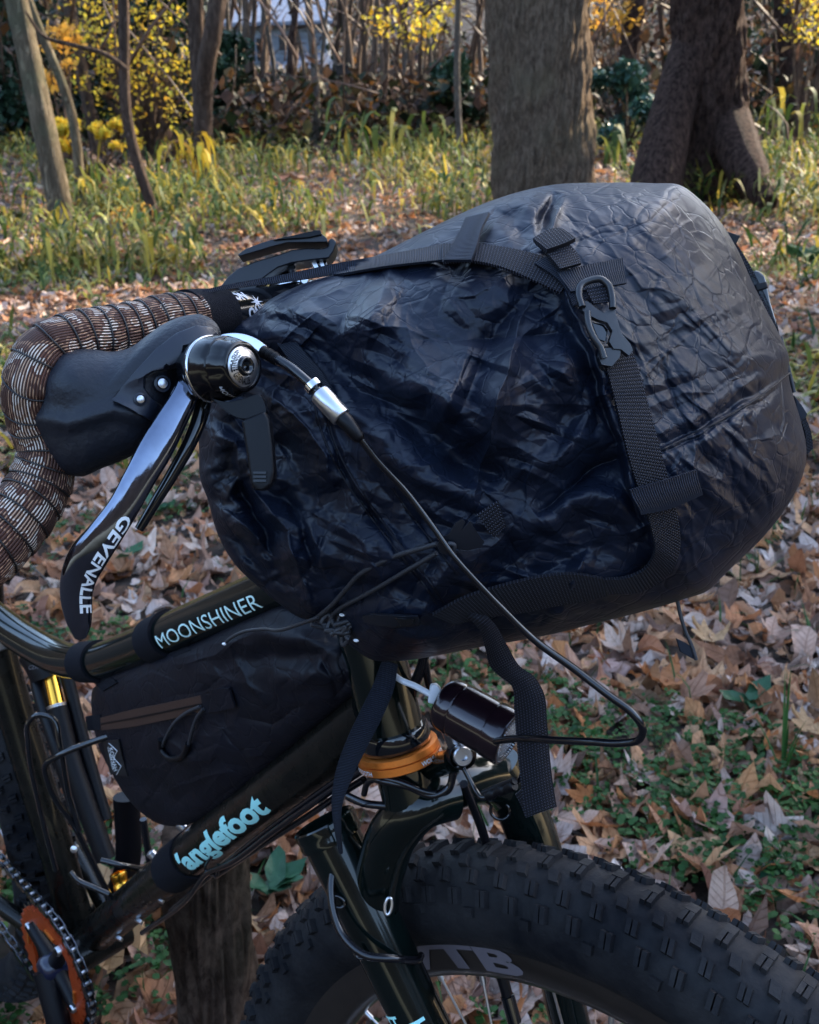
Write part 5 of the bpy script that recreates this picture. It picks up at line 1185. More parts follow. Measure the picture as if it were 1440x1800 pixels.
def folds_fn(F_, cr, seed=1, crum=None):
    """F_: (kind, points, height m, width px); cr: random creases (n, box, lenrange, heightrange, direction, spread)"""
    r_ = np.random.default_rng(seed); C_ = []
    for n, bx_, ln, hh, di, spd, wd in cr:
        for _ in range(n):
            cx, cy = r_.uniform(bx_[0], bx_[2]), r_.uniform(bx_[1], bx_[3]); a = di+r_.normal(0, spd); l = r_.uniform(*ln); bnd = r_.normal(0, .12)*l
            C_.append(('r', [(cx-l/2*math.cos(a), cy-l/2*math.sin(a)), (cx-bnd*math.sin(a), cy+bnd*math.cos(a)), (cx+l/2*math.cos(a), cy+l/2*math.sin(a))], r_.choice([-1, 1])*r_.uniform(*hh), r_.uniform(*wd)))
    lat = np.random.default_rng(seed+9).normal(size=(64, 64))
    def crumple(x, y, cx, cy, ang, k):
        c, q = math.cos(ang), math.sin(ang); a = (x*c+y*q)/cx+k*7.3; b = (-x*q+y*c)/cy+k*3.1+.5*a
        a = a+.33*np.sin(b*1.7+k)+.2*np.sin(b*.6); b = b+.33*np.sin(a*1.3+2*k); i = np.floor(a).astype(int); j = np.floor(b).astype(int); u = a-i; v = b-j
        g = lambda p, q: lat[p % 64, q % 64]
        return np.where(u+v < 1, g(i, j)*(1-u-v)+g(i+1, j)*u+g(i, j+1)*v, g(i+1, j+1)*(u+v-1)+g(i, j+1)*(1-u)+g(i+1, j)*(1-v))
    def f(x, y):
        x = np.asarray(x, float); y = np.asarray(y, float); sh = x.shape; x = x.ravel(); y = y.ravel(); z = np.zeros(x.shape)
        wx = x+3*np.sin(y*.045+1)+1.5*np.sin(y*.11+x*.03); wy = y+3*np.sin(x*.05)+1.5*np.sin(x*.10-y*.04)
        for cx_, cy_, an_, am_, msk_ in (crum or []): z += am_*msk_(x, y)*crumple(x, y, cx_, cy_, an_, an_+1)
        for k, P, h, w in F_+C_:
            P_ = np.asarray(P, float)
            mk = (wx > P_[:, 0].min()-4*w)&(wx < P_[:, 0].max()+4*w)&(wy > P_[:, 1].min()-4*w)&(wy < P_[:, 1].max()+4*w)
            if not mk.any(): continue
            d, s, p = seg_dist(wx[mk], wy[mk], P_); tp = np.sin(np.clip(p, .0, 1)*PI)**.5
            if k == 'r': z[mk] += h*tp*np.exp(-(d/w))*(1-np.exp(-3*(1-np.clip(d/(4*w), 0, 1))))
            elif k == 's': z[mk] += h*tp*np.exp(-(d/w)**2)
            elif k == 't': z[mk] += h*tp*np.clip(1-d/w, 0, 1)
            elif k == 'e': z[mk] += h*tp*np.tanh(s*d/4)*np.clip(1-d/(4*w), 0, 1)
        return z.reshape(sh)
    return f

# ---- brake hood, lever and shifter
hood_out = [(75, 642), (98, 620), (130, 613), (165, 614), (200, 618), (228, 611), (258, 590), (290, 568), (325, 555), (355, 553), (378, 566), (388, 585), (380, 604), (345, 612), (326, 640), (312, 672), (300, 705), (276, 745), (255, 785), (225, 805), (180, 823), (140, 838), (112, 830), (85, 802), (62, 768), (48, 735), (50, 695), (60, 660)]
def hf(x, y):
    d, s, p = seg_dist(np.asarray(x, float), np.asarray(y, float), [(48, 735), (120, 745), (200, 720), (255, 735)])
    return .0035*np.exp(-(d/16)**2)*(p > 0)+.004*np.exp(-((np.asarray(x)-110)**2+(np.asarray(y)-665)**2)/1800.)
HOOD = Pillow(hood_out, lambda x, y: .497+0*x, lambda x, y: .022+0*x, .018, c=(170, 705), nb=260, p=2.6, q=1.9, folds=hf)
hood = HOOD.build('brake_hood', M_['rubber'], BIKE, 70, 16)
br_out = [(196, 703), (214, 680), (240, 650), (275, 612), (310, 585), (345, 572), (372, 574), (384, 588), (376, 600), (350, 602), (322, 607), (318, 640), (298, 648), (268, 652), (252, 662), (252, 682), (266, 700), (282, 712), (283, 730), (266, 740), (244, 728), (216, 712)]
BR = Pillow(br_out, lambda x, y: HOOD.front(x, y)+.0005, lambda x, y: .0032+0*x, .004, c=(300, 622), nb=220, p=6, q=2)
# outline is not star shaped: a bevelled plate following the hood instead
o = prism('hood_cover', br_out, .47, .006, M_['rubber2'], BIKE, .0016, df=lambda x, y: float(HOOD.front(x, y))-.0030)
for (x, y, r, m) in ((286, 674, 10, 'silver'), (247, 702, 8, 'silver')):
    c = PD(x, y, float(HOOD.front(x, y))-.0035)
    V, Fl = lathe(c, -M[2]+M[0]*.5, [(-.004, r/3900*1.5), (0, r/3900*1.5), (.0004, r/3900*1.1), (-.001, r/3900*.95), (-.001, 0)], 24); obj('pivot_ring', V, Fl, M_['rubber2'], hood)
    V, Fl = lathe(c, -M[2]+M[0]*.5, [(-.001, r/3900*.9), (.0006, r/3900*.85), (.0009, r/3900*.5), (.0009, 0)], 20); obj('screw', V, Fl, M_[m], hood)
eL = [(322, 640), (306, 680), (280, 722), (250, 768), (218, 832), (185, 893), (150, 938), (122, 970), (109, 1002), (106, 1040), (112, 1075), (121, 1102), (131, 1122)]
eR = [(352, 662), (346, 705), (327, 750), (303, 800), (272, 850), (240, 905), (212, 950), (190, 985), (173, 1013), (163, 1045), (162, 1078), (160, 1100), (152, 1118)]
dpl = [.482, .480, .478, .476, .474, .474, .476, .479, .482, .486, .490, .493, .495]
lp = []
for (a, b), (c_, d_), dd in zip(eL, eR, dpl):
    lp.append([*PD((a+c_)/2, (b+d_)/2, dd), math.hypot(a-c_, b-d_)/2/F*dd*.97])
LV = Sweep(np.array(lp), 0, .62, 110); V, Fl, uv = LV.mesh(40, True, 2.6, None, .75); lever = obj('brake_lever', V, Fl, M_['lever'], BIKE, uv=uv)
tube('lever_back_edge', Pt((362, 650, .492), (355, 720, .49), (335, 775, .487), (305, 830, .486), (275, 880, .486), (245, 930, .487)), np.linspace(.0042, .0022, 40), M_['gloss'], lever, 14, 40)
pyV = 900-F*((LV.P-CAM)@M[1])/((LV.P-CAM)@M[2])
V2, Fl = text2d('GEVENALLE', .03, shear=.2, cuts=8)
l0, l1 = np.interp([898, 1076], pyV, LV.L); V2[:, 0] *= (l1-l0)/V2[:, 0].max(); l = l0+V2[:, 0]; r = np.interp(l, LV.L, LV.a)
obj('lettering', LV.at(l, 2.12+(V2[:, 1]-.5)*.0060/r, .0003, 2.6), Fl, M_['white'], lever)
# shifter pod
sa = M[0]*.78-M[1]*.02-M[2]*.62; sa /= np.linalg.norm(sa); sc_ = PD(374, 649, .478)
SHF = part_empty('shifter', BIKE)
def pod(name, prof, m, n=48, c=sc_, up=None): 
    V, Fl = lathe(c, sa, prof, n, up); o = obj(name, V, Fl, m, SHF); mm = o.modifiers.new('wn', 'WEIGHTED_NORMAL'); return o
pod('back_plate', [(-.011, 0), (-.011, .0118), (-.006, .0125), (-.0045, .0145), (-.002, .0150), (-.0012, .0150)], M_['gloss'])
pod('rim_ring', [(-.0012, .0146), (-.0012, .0153), (.0002, .0153), (.0002, .0146)], M_['chrome'])
V, Fl = lathe(sc_, sa, [(0, .0148), (.0018, .0150), (.0075, .0146), (.0105, .0142), (.0108, .0136), (.0135, .0134), (.0165, .0124), (.0185, .0116), (.0200, .0112), (.0206, .0106), (.0206, .0094), (.0198, .0090)], 48)
V = np.array(V); k = 48
for r_i in range(3, 8):
    for j in range(48):
        if j % 6 in (0, 1): V[r_i*48+j] = V[r_i*48+j]*1.0-(V[r_i*48+j]-sc_-sa*((V[r_i*48+j]-sc_)@sa))*.055
obj('shifter_body', V, Fl, mat('pod_black', (.002, .002, .003), .16, spec=.3, coat=.18), SHF)
pod('dial', [(.0196, .0090), (.0206, .0084), (.0214, .0046), (.0212, .0044)], M_['silver'])
pod('dial_bolt', [(.0205, .0044), (.0228, .0042), (.0232, .0036), (.0230, .0022), (.0205, .0020), (.0205, 0)], M_['gloss'], 24)
a = np.cross(sa, M[1]); a /= np.linalg.norm(a); b = np.cross(sa, a); b = -b if b@M[1] < 0 else b; a = a if a@M[0] > 0 else -a
for body, t0, t1 in (('GEVENALLE', 2.05, 3.6), ('GEVENALLE', 3.75, 5.2)):
    V2, Fl = text2d(body, .03, cuts=3); t = t0+(t1-t0)*V2[:, 0]/V2[:, 0].max(); r = .0080-.0030*V2[:, 1]
    obj('dial_lettering', sc_+np.outer(.0217-(r-.0046)*.21, sa)+np.outer(r*np.cos(t), a)+np.outer(r*np.sin(t), b), Fl, M_['gloss'], SHF)
V2, Fl = text2d('MODE', .03, cuts=3)
t = -2.35+V2[:, 0]/V2[:, 0].max()*.75; h = .0175-.0032*V2[:, 1]
obj('pod_lettering', sc_+np.outer(h-.001, sa)+np.outer(.0131*np.cos(t)+.0003, a)+np.outer(.0131*np.sin(t)-.0002, b), Fl, M_['grey_print_l'], SHF)
prism('pod_bracket', [(322, 618), (338, 606), (352, 604), (352, 668), (338, 664), (324, 662)], .492, .005, M_['silver'], SHF, .0006)
prism('pod_bracket', [(309, 688), (336, 662), (350, 690), (362, 712), (352, 722), (345, 716), (330, 698)], .489, .004, M_['bracket'], SHF, .0005)
prism('lever_arm', [(372, 700), (400, 706), (430, 700), (456, 694), (466, 712), (468, 724), (452, 732), (424, 736), (396, 722)], .470, .008, M_['plastic'], SHF, .0015, smooth_pts=50)
prism('paddle', [(424, 738), (440, 732), (466, 722), (474, 740), (479, 780), (483, 830), (478, 852), (465, 862), (448, 862), (440, 848), (434, 800)], .464, .010, M_['plastic'], SHF, .0016)
for i in range(3):
    V, Fl = box(PD(457, 831+i*7, .4632), [M[0], M[1], M[2]], [.0028, .0005, .0009]); o = obj('paddle_rib', V, Fl, M_['greyplastic'], SHF, smooth=False)
prism('cable_stop', [(372, 594), (400, 586), (432, 588), (458, 600), (476, 618), (480, 632), (466, 634), (452, 616), (430, 604), (400, 600)], .486, .006, M_['chrome'], SHF, .0012, smooth_pts=60)
tube('cable_boot', Pt((462, 618, .483), (474, 624, .481), (490, 634, .478)), np.array([.0030, .0026, .0030, .0025, .0029, .0023, .0026, .0020]*3), M_['plastic'], SHF, 14, 24)

# ---- lever clamp beyond the bar
TC = part_empty('thumb_lever', BIKE); kk = lambda L: [(x/6+380, y/6+390) for x, y in L]
prism('upper_blade', kk([(228, 345), (300, 290), (450, 228), (600, 185), (780, 148), (950, 118), (1040, 92), (1102, 88), (1110, 120), (1160, 165), (1172, 178), (1170, 212), (900, 216), (750, 218), (560, 268), (420, 312), (240, 362)]), .628, .016, M_['greyplastic'], TC, .0018)
prism('blade_cap', kk([(600, 190), (720, 160), (960, 118), (1040, 88), (1100, 86), (1112, 132), (970, 165), (780, 178)]), .626, .012, M_['plastic'], TC, .0010)
prism('lower_shell', kk([(30, 700), (120, 582), (230, 492), (420, 412), (640, 350), (800, 292), (960, 275), (1120, 280), (1175, 262), (1185, 190), (1215, 172), (1250, 185), (1268, 218), (1240, 305), (1190, 382), (1000, 402), (800, 432), (650, 482), (560, 545), (480, 605), (420, 700), (430, 900), (370, 930), (300, 760), (240, 712)]), .634, .020, M_['greyplastic'], TC, .0022)
prism('lever_post', kk([(980, 398), (1150, 398), (1165, 500), (1040, 520)]), .640, .012, M_['silver'], TC, .001)
for i in (0, 1): prism('post_slot', kk([(1050+75*i, 405), (1085+75*i, 405), (1110+70*i, 480), (1080+70*i, 480)]), .6392, .002, M_['gloss'], TC, 0)
prism('clamp', kk([(590, 580), (680, 528), (800, 512), (870, 560), (960, 585), (960, 660), (840, 730), (700, 800), (560, 860), (540, 700)]), .650, .02, M_['chrome'], TC, .002)
prism('clamp_band', kk([(425, 690), (540, 680), (560, 860), (440, 900)]), .642, .02, M_['plastic'], TC, .001)
V, Fl = lathe(PD(380+935/6, 390+622/6, .645), -M[2], [(-.006, .0028), (.001, .0028), (.002, .0020), (.002, 0)], 20); obj('bolt', V, Fl, M_['silver'], TC)
V, Fl = lathe(PD(380+800/6, 390+495/6, .640), -M[2]+M[1], [(-.003, .0025), (.001, .0025), (.001, 0)], 16); obj('bolt', V, Fl, M_['silver'], TC)
tube('stem', Pt((655, 700, .72), (610, 600, .70), (560, 530, .668)), .0165, M_['gloss'], BIKE, 24, 20)
tube('steerer_top', [HTt, HTt-axs*.03, HTt-axs*.06], .0165, M_['gloss'], BIKE, 20, 8)

# ---- head lamp on the fork crown
LP = thing('headlamp', PD(840, 1260, .64), 'cylindrical dark purple black bicycle lamp half hidden by the hanging strap', 'bike light')
la = M[0]*.80-M[1]*.38-M[2]*.42; la /= np.linalg.norm(la); lc = PD(792, 1240, .632)
def lamp(name, prof, m, n=56): V, Fl = lathe(lc, la, prof, n); o = obj(name, V, Fl, m, LP); o.modifiers.new('wn', 'WEIGHTED_NORMAL'); return o
lamp('lamp_body', [(-.0055, 0), (-.0055, .0135), (-.004, .0158), (-.001, .0164), (.0045, .0166), (.0052, .0158), (.0062, .0158), (.0070, .0166), (.0280, .0166), (.0290, .0160), (.0298, .0170), (.0400, .0172), (.0412, .0164)], M_['lamp'])
lamp('lamp_bezel', [(.0412, .0165), (.0418, .0150), (.0408, .0140)], M_['gloss'])
lamp('lens', [(.0405, .0128), (.0412, .009), (.0416, 0)], M_['glass'])
for i in range(44):
    t = i*2*PI/44; aa = np.cross(la, [0, 0, 1.]); aa /= np.linalg.norm(aa); bb = np.cross(la, aa); rd = aa*math.cos(t)+bb*math.sin(t)
    V, Fl = box(lc+la*.0414+rd*.0138, [la, rd, np.cross(la, rd)], [.0006, .0010, .0004]); obj('reflector_tooth', V, Fl, M_['silver'], LP, smooth=False)
o = prism('plug', [(757, 1205), (768, 1203), (776, 1212), (770, 1240), (752, 1236)], .628, .008, M_['whiteplastic'], LP, .001)
tube('lamp_cable', Pt((683, 1172, .66), (690, 1184, .652), (706, 1196, .645), (730, 1206, .638), (752, 1218, .632), (760, 1222, .630)), .0019, M_['whiteplastic'], LP, 10, 40)
tube('lamp_mount', Pt((790, 1275, .64), (800, 1300, .652), (812, 1326, .660)), np.array([.006]*12), M_['silver'], LP, 12, 12, rb=.003)
c = PD(814, 1329, .652); V, Fl = lathe(c, -M[2]+M[0]*.25, [(-.008, .0088), (0, .0088), (.0006, .0084)], 28); obj('mount_washer', V, Fl, M_['plastic'], LP)
V, Fl = lathe(c-M[2]*.001, -M[2]+M[0]*.25, [(-.004, .0065), (0, .0065), (.0012, .0055), (.0012, .0026), (-.001, .0024), (-.001, 0)], 28); obj('mount_bolt', V, Fl, M_['silver'], LP)
tube('lamp_cable', Pt((921, 1345, .62), (915, 1368, .625), (900, 1382, .63), (870, 1396, .64), (846, 1402, .645), (838, 1392, .65), (815, 1350, .655)), .0016, M_['cable'], LP, 8, 50)
tube('cable_joint', Pt((905, 1381, .622), (880, 1390, .630), (856, 1399, .636)), np.array([.0028, .0034, .0030, .0034, .0028, .003, .0026]*3)[:20], M_['plastic'], LP, 10, 20)
tube('cable_joint', Pt((905, 1372, .622), (875, 1384, .632), (850, 1394, .638)), .0022, M_['plastic'], LP, 10, 16)
tube('bracket_arm', Pt((800, 1335, .66), (770, 1345, .68), (740, 1360, .70)), .008, M_['frame'], LP, 12, 12)

# ---- the front bag
bag_out = [(392, 588), (410, 570), (440, 556), (470, 530), (530, 500), (600, 478), (650, 455), (720, 420), (790, 385), (850, 358), (910, 338), (970, 325), (1060, 321), (1150, 322), (1194, 325), (1232, 352), (1265, 388), (1292, 430), (1320, 490), (1350, 550), (1372, 592), (1387, 628), (1386, 655), (1393, 690), (1408, 740), (1418, 790), (1413, 830), (1395, 872), (1370, 910), (1338, 948), (1300, 985), (1272, 1012), (1248, 1036), (1200, 1054), (1130, 1075), (1050, 1095), (970, 1115), (900, 1128), (830, 1140), (760, 1154), (700, 1162), (655, 1160), (622, 1140), (590, 1112), (555, 1092), (528, 1086), (492, 1062), (455, 1032), (420, 1000), (395, 965), (376, 920), (366, 880), (353, 845), (350, 790), (349, 740), (358, 690), (372, 635)]
BF = [
 ('s', [(540, 600), (620, 670), (720, 725), (800, 800), (880, 842), (930, 850)], -.020, 30), ('s', [(430, 600), (520, 560), (640, 560), (740, 610), (820, 640)], .010, 34),
 ('s', [(560, 700), (650, 760), (700, 810), (790, 860), (835, 890)], .012, 30), ('s', [(700, 640), (780, 700), (840, 770)], .008, 24),
 ('r', [(832, 900), (845, 820), (880, 690), (905, 600), (935, 520)], .013, 20), ('s', [(800, 760), (830, 700), (860, 600), (900, 540)], -.008, 20),
 ('s', [(860, 870), (930, 820), (1010, 780), (1075, 765)], .012, 26), ('r', [(940, 905), (1000, 860), (1060, 815), (1100, 800)], -.013, 13),
 ('s', [(900, 960), (1000, 880), (1090, 870), (1130, 940)], .011, 26), ('s', [(930, 1010), (1040, 960), (1120, 960)], -.007, 20),
 ('s', [(960, 560), (1000, 640), (1040, 720)], .007, 30), ('s', [(900, 700), (960, 700), (1020, 740)], -.006, 20),
 ('e', [(930, 440), (985, 510), (1030, 600), (1062, 700), (1100, 830), (1135, 930), (1165, 1010)], .008, 30),
 ('r', [(940, 452), (985, 515), (1030, 605), (1060, 700)], .007, 7),
 ('s', [(975, 335), (958, 375), (950, 420)], -.013, 10), ('r', [(990, 345), (972, 390), (962, 428)], .008, 8), ('s', [(860, 370), (900, 385), (935, 430)], -.008, 18), ('r', [(820, 380), (880, 352), (945, 340)], .006, 12),
 ('s', [(640, 480), (760, 478), (860, 474), (930, 490)], -.008, 22), ('r', [(455, 560), (560, 520), (680, 470), (780, 425)], .005, 12),
 ('r', [(470, 610), (520, 640), (560, 700)], -.008, 12),
 ('r', [(560, 700), (590, 800), (640, 890), (700, 970), (770, 1060)], -.004, 4), ('r', [(572, 698), (602, 798), (652, 888), (712, 968), (782, 1058)], .003, 5), ('r', [(690, 860), (760, 955), (800, 1010)], -.003, 4),
 ('e', [(1140, 800), (1200, 770), (1280, 728), (1340, 690), (1392, 652)], -.006, 14), ('r', [(1135, 812), (1200, 778), (1280, 737), (1345, 698), (1395, 660)], -.007, 7), ('s', [(1150, 770), (1250, 718), (1375, 640)], .005, 16),
 ('s', [(1180, 830), (1240, 850), (1270, 900)], .006, 22), ('r', [(1190, 800), (1260, 840), (1300, 860)], .005, 12), ('s', [(1220, 560), (1180, 600), (1160, 680)], -.004, 30),
 # crumpled end at the left
 ('r', [(362, 762), (410, 780), (425, 830), (400, 880)], .010, 14), ('r', [(430, 800), (450, 860), (500, 930), (530, 1010), (548, 1080)], .012, 13), ('s', [(400, 790), (430, 870), (470, 950), (505, 1040)], -.012, 14),
 ('r', [(470, 690), (520, 730), (570, 800), (590, 860)], .010, 14), ('s', [(480, 760), (520, 820), (560, 900)], -.009, 16), ('r', [(378, 890), (430, 925), (490, 985)], .008, 12), ('s', [(390, 930), (440, 975), (480, 1030)], -.006, 12),
 ('r', [(380, 700), (430, 760), (450, 800)], .007, 10), ('r', [(520, 900), (560, 960), (590, 1060)], .006, 14), ('s', [(500, 860), (530, 930), (560, 1010)], -.008, 10), ('r', [(560, 880), (640, 960), (690, 1060)], .005, 20),
 ('s', [(640, 900), (700, 940), (760, 900)], -.005, 20), ('s', [(590, 1040), (700, 1040), (860, 1060), (1000, 1040)], -.006, 22), ('s', [(1060, 1050), (1160, 1030), (1240, 1000)], -.004, 20)]
BC = [(10, (420, 480, 1080, 1000), (40, 170), (.0008, .0028), .75, .55, (4, 10)), (16, (360, 660, 620, 1090), (30, 110), (.0012, .0045), 1.1, .5, (4, 11)),
      (30, (1000, 330, 1390, 780), (60, 200), (.0005, .0018), .92, .14, (3, 7)), (34, (1000, 340, 1390, 780), (60, 200), (.0005, .0014), -.55, .2, (2, 4)),
      (34, (1180, 700, 1410, 1000), (60, 180), (.0006, .0020), 1.25, .2, (4, 9)), (6, (850, 500, 1150, 980), (30, 110), (.0008, .0026), -.7, .5, (4, 9)), (20, (420, 340, 1000, 620), (50, 160), (.0008, .0026), -.35, .35, (4, 10))]
def sst(t): t = np.clip(t, 0, 1); return t*t*(3-2*t)
side = lambda x, y: sst((1050+.26*(y-600)-x)/70)                       # the side facing us, left of the strap
left = lambda x, y: sst((600-x)/140)*side(x, y)
wall = lambda x, y: 1-side(x, y)
CRM = [(190, 110, .6, .0085, lambda x, y: side(x, y)*(1-.6*left(x, y))), (84, 50, -.5, .0036, side), (38, 22, 1.0, .0014, side), (52, 30, 1.15, .0040, left), (24, 17, .3, .0012, left),
       (200, 26, .92, .0012, wall), (80, 10, .97, .00035, wall), (60, 34, .3, .0007, wall), (26, 8, .9, .00025, wall), (17, 10, .2, .0002, side)]
def bamp(x, y):
    a = np.clip((np.asarray(x, float)-380)/420, 0, 1); a = a*a*(3-2*a); return .045+.062*a
BAGP = Pillow(bag_out, lambda x, y: .602+0*np.asarray(x, float), bamp, .085, c=(880, 735), nb=1000, p=2.5, q=2.0, folds=folds_fn(BF, BC, 4, CRM))
BAG = thing('handlebar_bag', PD(880, 735, .60), 'large crumpled black dry bag strapped across the handlebar, side release buckle on top', 'bike bag')
BAGP.build('bag_body', M_['bag'], BAG, 300, 40)
bd = lambda x, y: BAGP.front(x, y)
bl_ = lambda off: (lambda x, y: smooth_bd(x, y)-off)
BS = Pillow(bag_out, BAGP.D0, bamp, .085, c=(880, 735), nb=600, p=2.5, q=2.0)
smooth_bd = lambda x, y: BS.front(x, y)
for q_ in ([(548, 690), (566, 760), (598, 830), (640, 893), (700, 970), (740, 1020), (768, 1062)], [(572, 712), (586, 770), (612, 828), (652, 889), (712, 968), (752, 1018), (780, 1060)], [(690, 858), (730, 915), (768, 962), (805, 1010)], [(1130, 806), (1200, 772), (1280, 731), (1340, 694), (1388, 656)]):
    q_ = spline(np.array(q_, float), 60); tube('seam', PDa(q_[:, 0], q_[:, 1], bd(q_[:, 0], q_[:, 1])-.0002), .0006, M_['bag2'], BAG, 6, 120)
# long thin strap from the bar over the bag
ribbon('cinch_strap', [(318, 519), (400, 500), (500, 482), (590, 463), (680, 447), (780, 428)], [(322, 526), (400, 509), (500, 496), (590, 482), (680, 467), (780, 456)], lambda x, y: np.minimum(np.interp(x, [318, 400, 500, 590, 680, 780], [.568, .585, .600, .598, .585, .56]), smooth_bd(x, y)-.008), M_['web2'], BAG, .0014, 90, 5)
ribbon('top_webbing', [(778, 428), (835, 428), (900, 436), (960, 452), (1010, 478)], [(778, 460), (830, 458), (880, 468), (930, 488), (985, 514)], bl_(.010), M_['web'], BAG, .0016, 70, 7)
ribbon('strap_loop', [(818, 382), (806, 410), (792, 436), (779, 456)], [(860, 372), (846, 402), (836, 436), (828, 456)], bl_(.015), M_['web2'], BAG, .0016, 30, 7)
ribbon('stitched_patch', [(980, 478), (1020, 468), (1095, 453)], [(1003, 512), (1040, 508), (1102, 497)], bl_(.014), M_['webfine'], BAG, .0016, 40, 7)
ribbon('patch_tail', [(940, 462), (968, 480), (990, 500), (1008, 538)], [(960, 450), (990, 468), (1030, 488), (1040, 522)], bl_(.0125), M_['webfine'], BAG, .0014, 30, 6)
ribbon('folded_tab', [(940, 424), (958, 440), (972, 456), (985, 472)], [(985, 412), (1000, 428), (1016, 446), (1022, 462)], bl_(.018), M_['web'], BAG, .0016, 24, 6)
ribbon('folded_tab', [(937, 418), (975, 400), (990, 402)], [(962, 438), (1000, 424), (1012, 418)], bl_(.022), M_['web'], BAG, .0022, 24, 6)
# side release buckle
bk = lambda x, y: float(smooth_bd(x, y))-.020
M_['clip'] = mat('moulded_clip_plastic', (.008, .0085, .011), .34, spec=.5, bump=[('noise', 700, .2, .0002)])
prism('buckle', [(1019, 526), (1034, 530), (1046, 540), (1060, 550), (1072, 545), (1079, 538), (1086, 563), (1092, 585), (1108, 604), (1113, 616), (1106, 625), (1092, 614), (1079, 613), (1071, 600), (1077, 582), (1068, 567), (1050, 561), (1034, 553), (1024, 546)], 0, .006, M_['clip'], BAG, .0012, df=bk)
tube('buckle_loop', [PD(x, y, bk(x, y)-.001) for x, y in ((1024, 540), (1018, 518), (1022, 501), (1038, 493), (1056, 491), (1070, 502), (1076, 522), (1077, 542))], .0017, M_['clip'], BAG, 12, 60)
tube('buckle_prong', [PD(x, y, bk(x, y)) for x, y in ((1032, 548), (1035, 572), (1044, 594), (1056, 612), (1062, 630))], .0017, M_['clip'], BAG, 12, 40)
prism('buckle_base', [(1056, 612), (1079, 611), (1092, 614), (1090, 628), (1076, 644), (1058, 641), (1052, 628)], 0, .006, M_['clip'], BAG, .0012, df=lambda x, y: bk(x, y)+.001)
prism('buckle_tongue', [(1040, 566), (1060, 570), (1069, 580), (1064, 600), (1052, 596)], 0, .003, M_['gloss'], BAG, .0006, df=lambda x, y: bk(x, y)+.003)
ribbon('buckle_webbing', [(1030, 506), (1036, 520), (1044, 533)], [(1062, 500), (1068, 514), (1071, 530)], lambda x, y: smooth_bd(x, y)-.0195, M_['web'], BAG, .0014, 12, 5)
# main side strap
ribbon('side_strap', [(1058, 610), (1068, 650), (1085, 715), (1108, 810), (1130, 880), (1146, 930), (1152, 970), (1136, 1000), (1105, 1016), (1060, 1020)], [(1106, 600), (1120, 640), (1140, 710), (1164, 800), (1182, 865), (1194, 920), (1196, 965), (1180, 1005), (1135, 1038), (1070, 1046)], bl_(.010), M_['web'], BAG, .0018, 140, 8)
ribbon('strap_keeper', [(1108, 862), (1150, 850), (1226, 826)], [(1128, 905), (1170, 897), (1236, 870)], bl_(.015), M_['web2'], BAG, .0016, 40, 7)
ribbon('lower_webbing', [(760, 1082), (820, 1050), (870, 1034), (950, 1015), (1010, 1010), (1060, 1018)], [(800, 1098), (860, 1086), (920, 1078), (980, 1066), (1040, 1055), (1068, 1048)], bl_(.012), M_['web'], BAG, .0016, 70, 7)
# hanging strap with folded end
ribbon('hanging_strap', [(775, 1082), (812, 1082), (838, 1100), (853, 1140), (862, 1172), (880, 1190), (898, 1204), (904, 1250), (908, 1300), (915, 1370), (924, 1438)], [(790, 1072), (835, 1072), (866, 1092), (892, 1135), (915, 1172), (938, 1188), (955, 1215), (962, 1270), (966, 1320), (972, 1375), (979, 1418)], [.530, .530, .532, .545, .556, .560, .562, .570, .575, .58, .584], M_['web'], BAG, .0016, 120, 8, sag=.004)
ribbon('strap_fold', [(906, 1397), (914, 1412), (924, 1438)], [(926, 1380), (945, 1390), (960, 1420)], [.588, .588, .588], M_['web'], BAG, .0016, 14, 5)
ribbon('hanging_strap', [(672, 1160), (655, 1205), (636, 1245), (606, 1310), (588, 1365), (583, 1410), (588, 1460), (596, 1500)], [(700, 1168), (693, 1210), (675, 1255), (642, 1320), (616, 1375), (602, 1415), (600, 1460), (602, 1502)], [.645, .640, .640, .645, .655, .662, .675, .70], M_['web2'], BAG, .0016, 90, 7)
# lower buckle and tangled cords
lb = lambda x, y: float(smooth_bd(x, y))-.022
prism('lower_buckle', [(636, 1084), (655, 1080), (690, 1082), (735, 1084), (740, 1098), (700, 1104), (660, 1100), (640, 1094)], 0, .009, M_['greyplastic'], BAG, .002, df=lb)
prism('buckle_tongue', [(694, 1086), (728, 1088), (730, 1098), (705, 1101)], 0, .004, M_['gloss'], BAG, .001, df=lambda x, y: lb(x, y)-.0012)
prism('ladder_lock', [(742, 1080), (775, 1080), (780, 1092), (806, 1108), (808, 1120), (790, 1130), (776, 1128), (752, 1098), (742, 1096)], 0, .006, M_['greyplastic'], BAG, .0012, df=lambda x, y: .575)
ribbon('buckle_webbing', [(752, 1100), (765, 1112), (782, 1128)], [(778, 1096), (790, 1108), (800, 1122)], [.573, .573, .573], M_['web'], BAG, .0014, 12, 5)
ribbon('buckle_webbing', [(618, 1092), (650, 1104), (700, 1118), (760, 1124)], [(620, 1112), (655, 1124), (705, 1132), (760, 1130)], [.585, .582, .58, .58], M_['webfine'], BAG, .0016, 30, 5)
ribbon('cord_tab', [(838, 905), (852, 925), (868, 946)], [(876, 880), (884, 905), (890, 925)], bl_(.004), M_['web'], BAG, .0012, 12, 5)
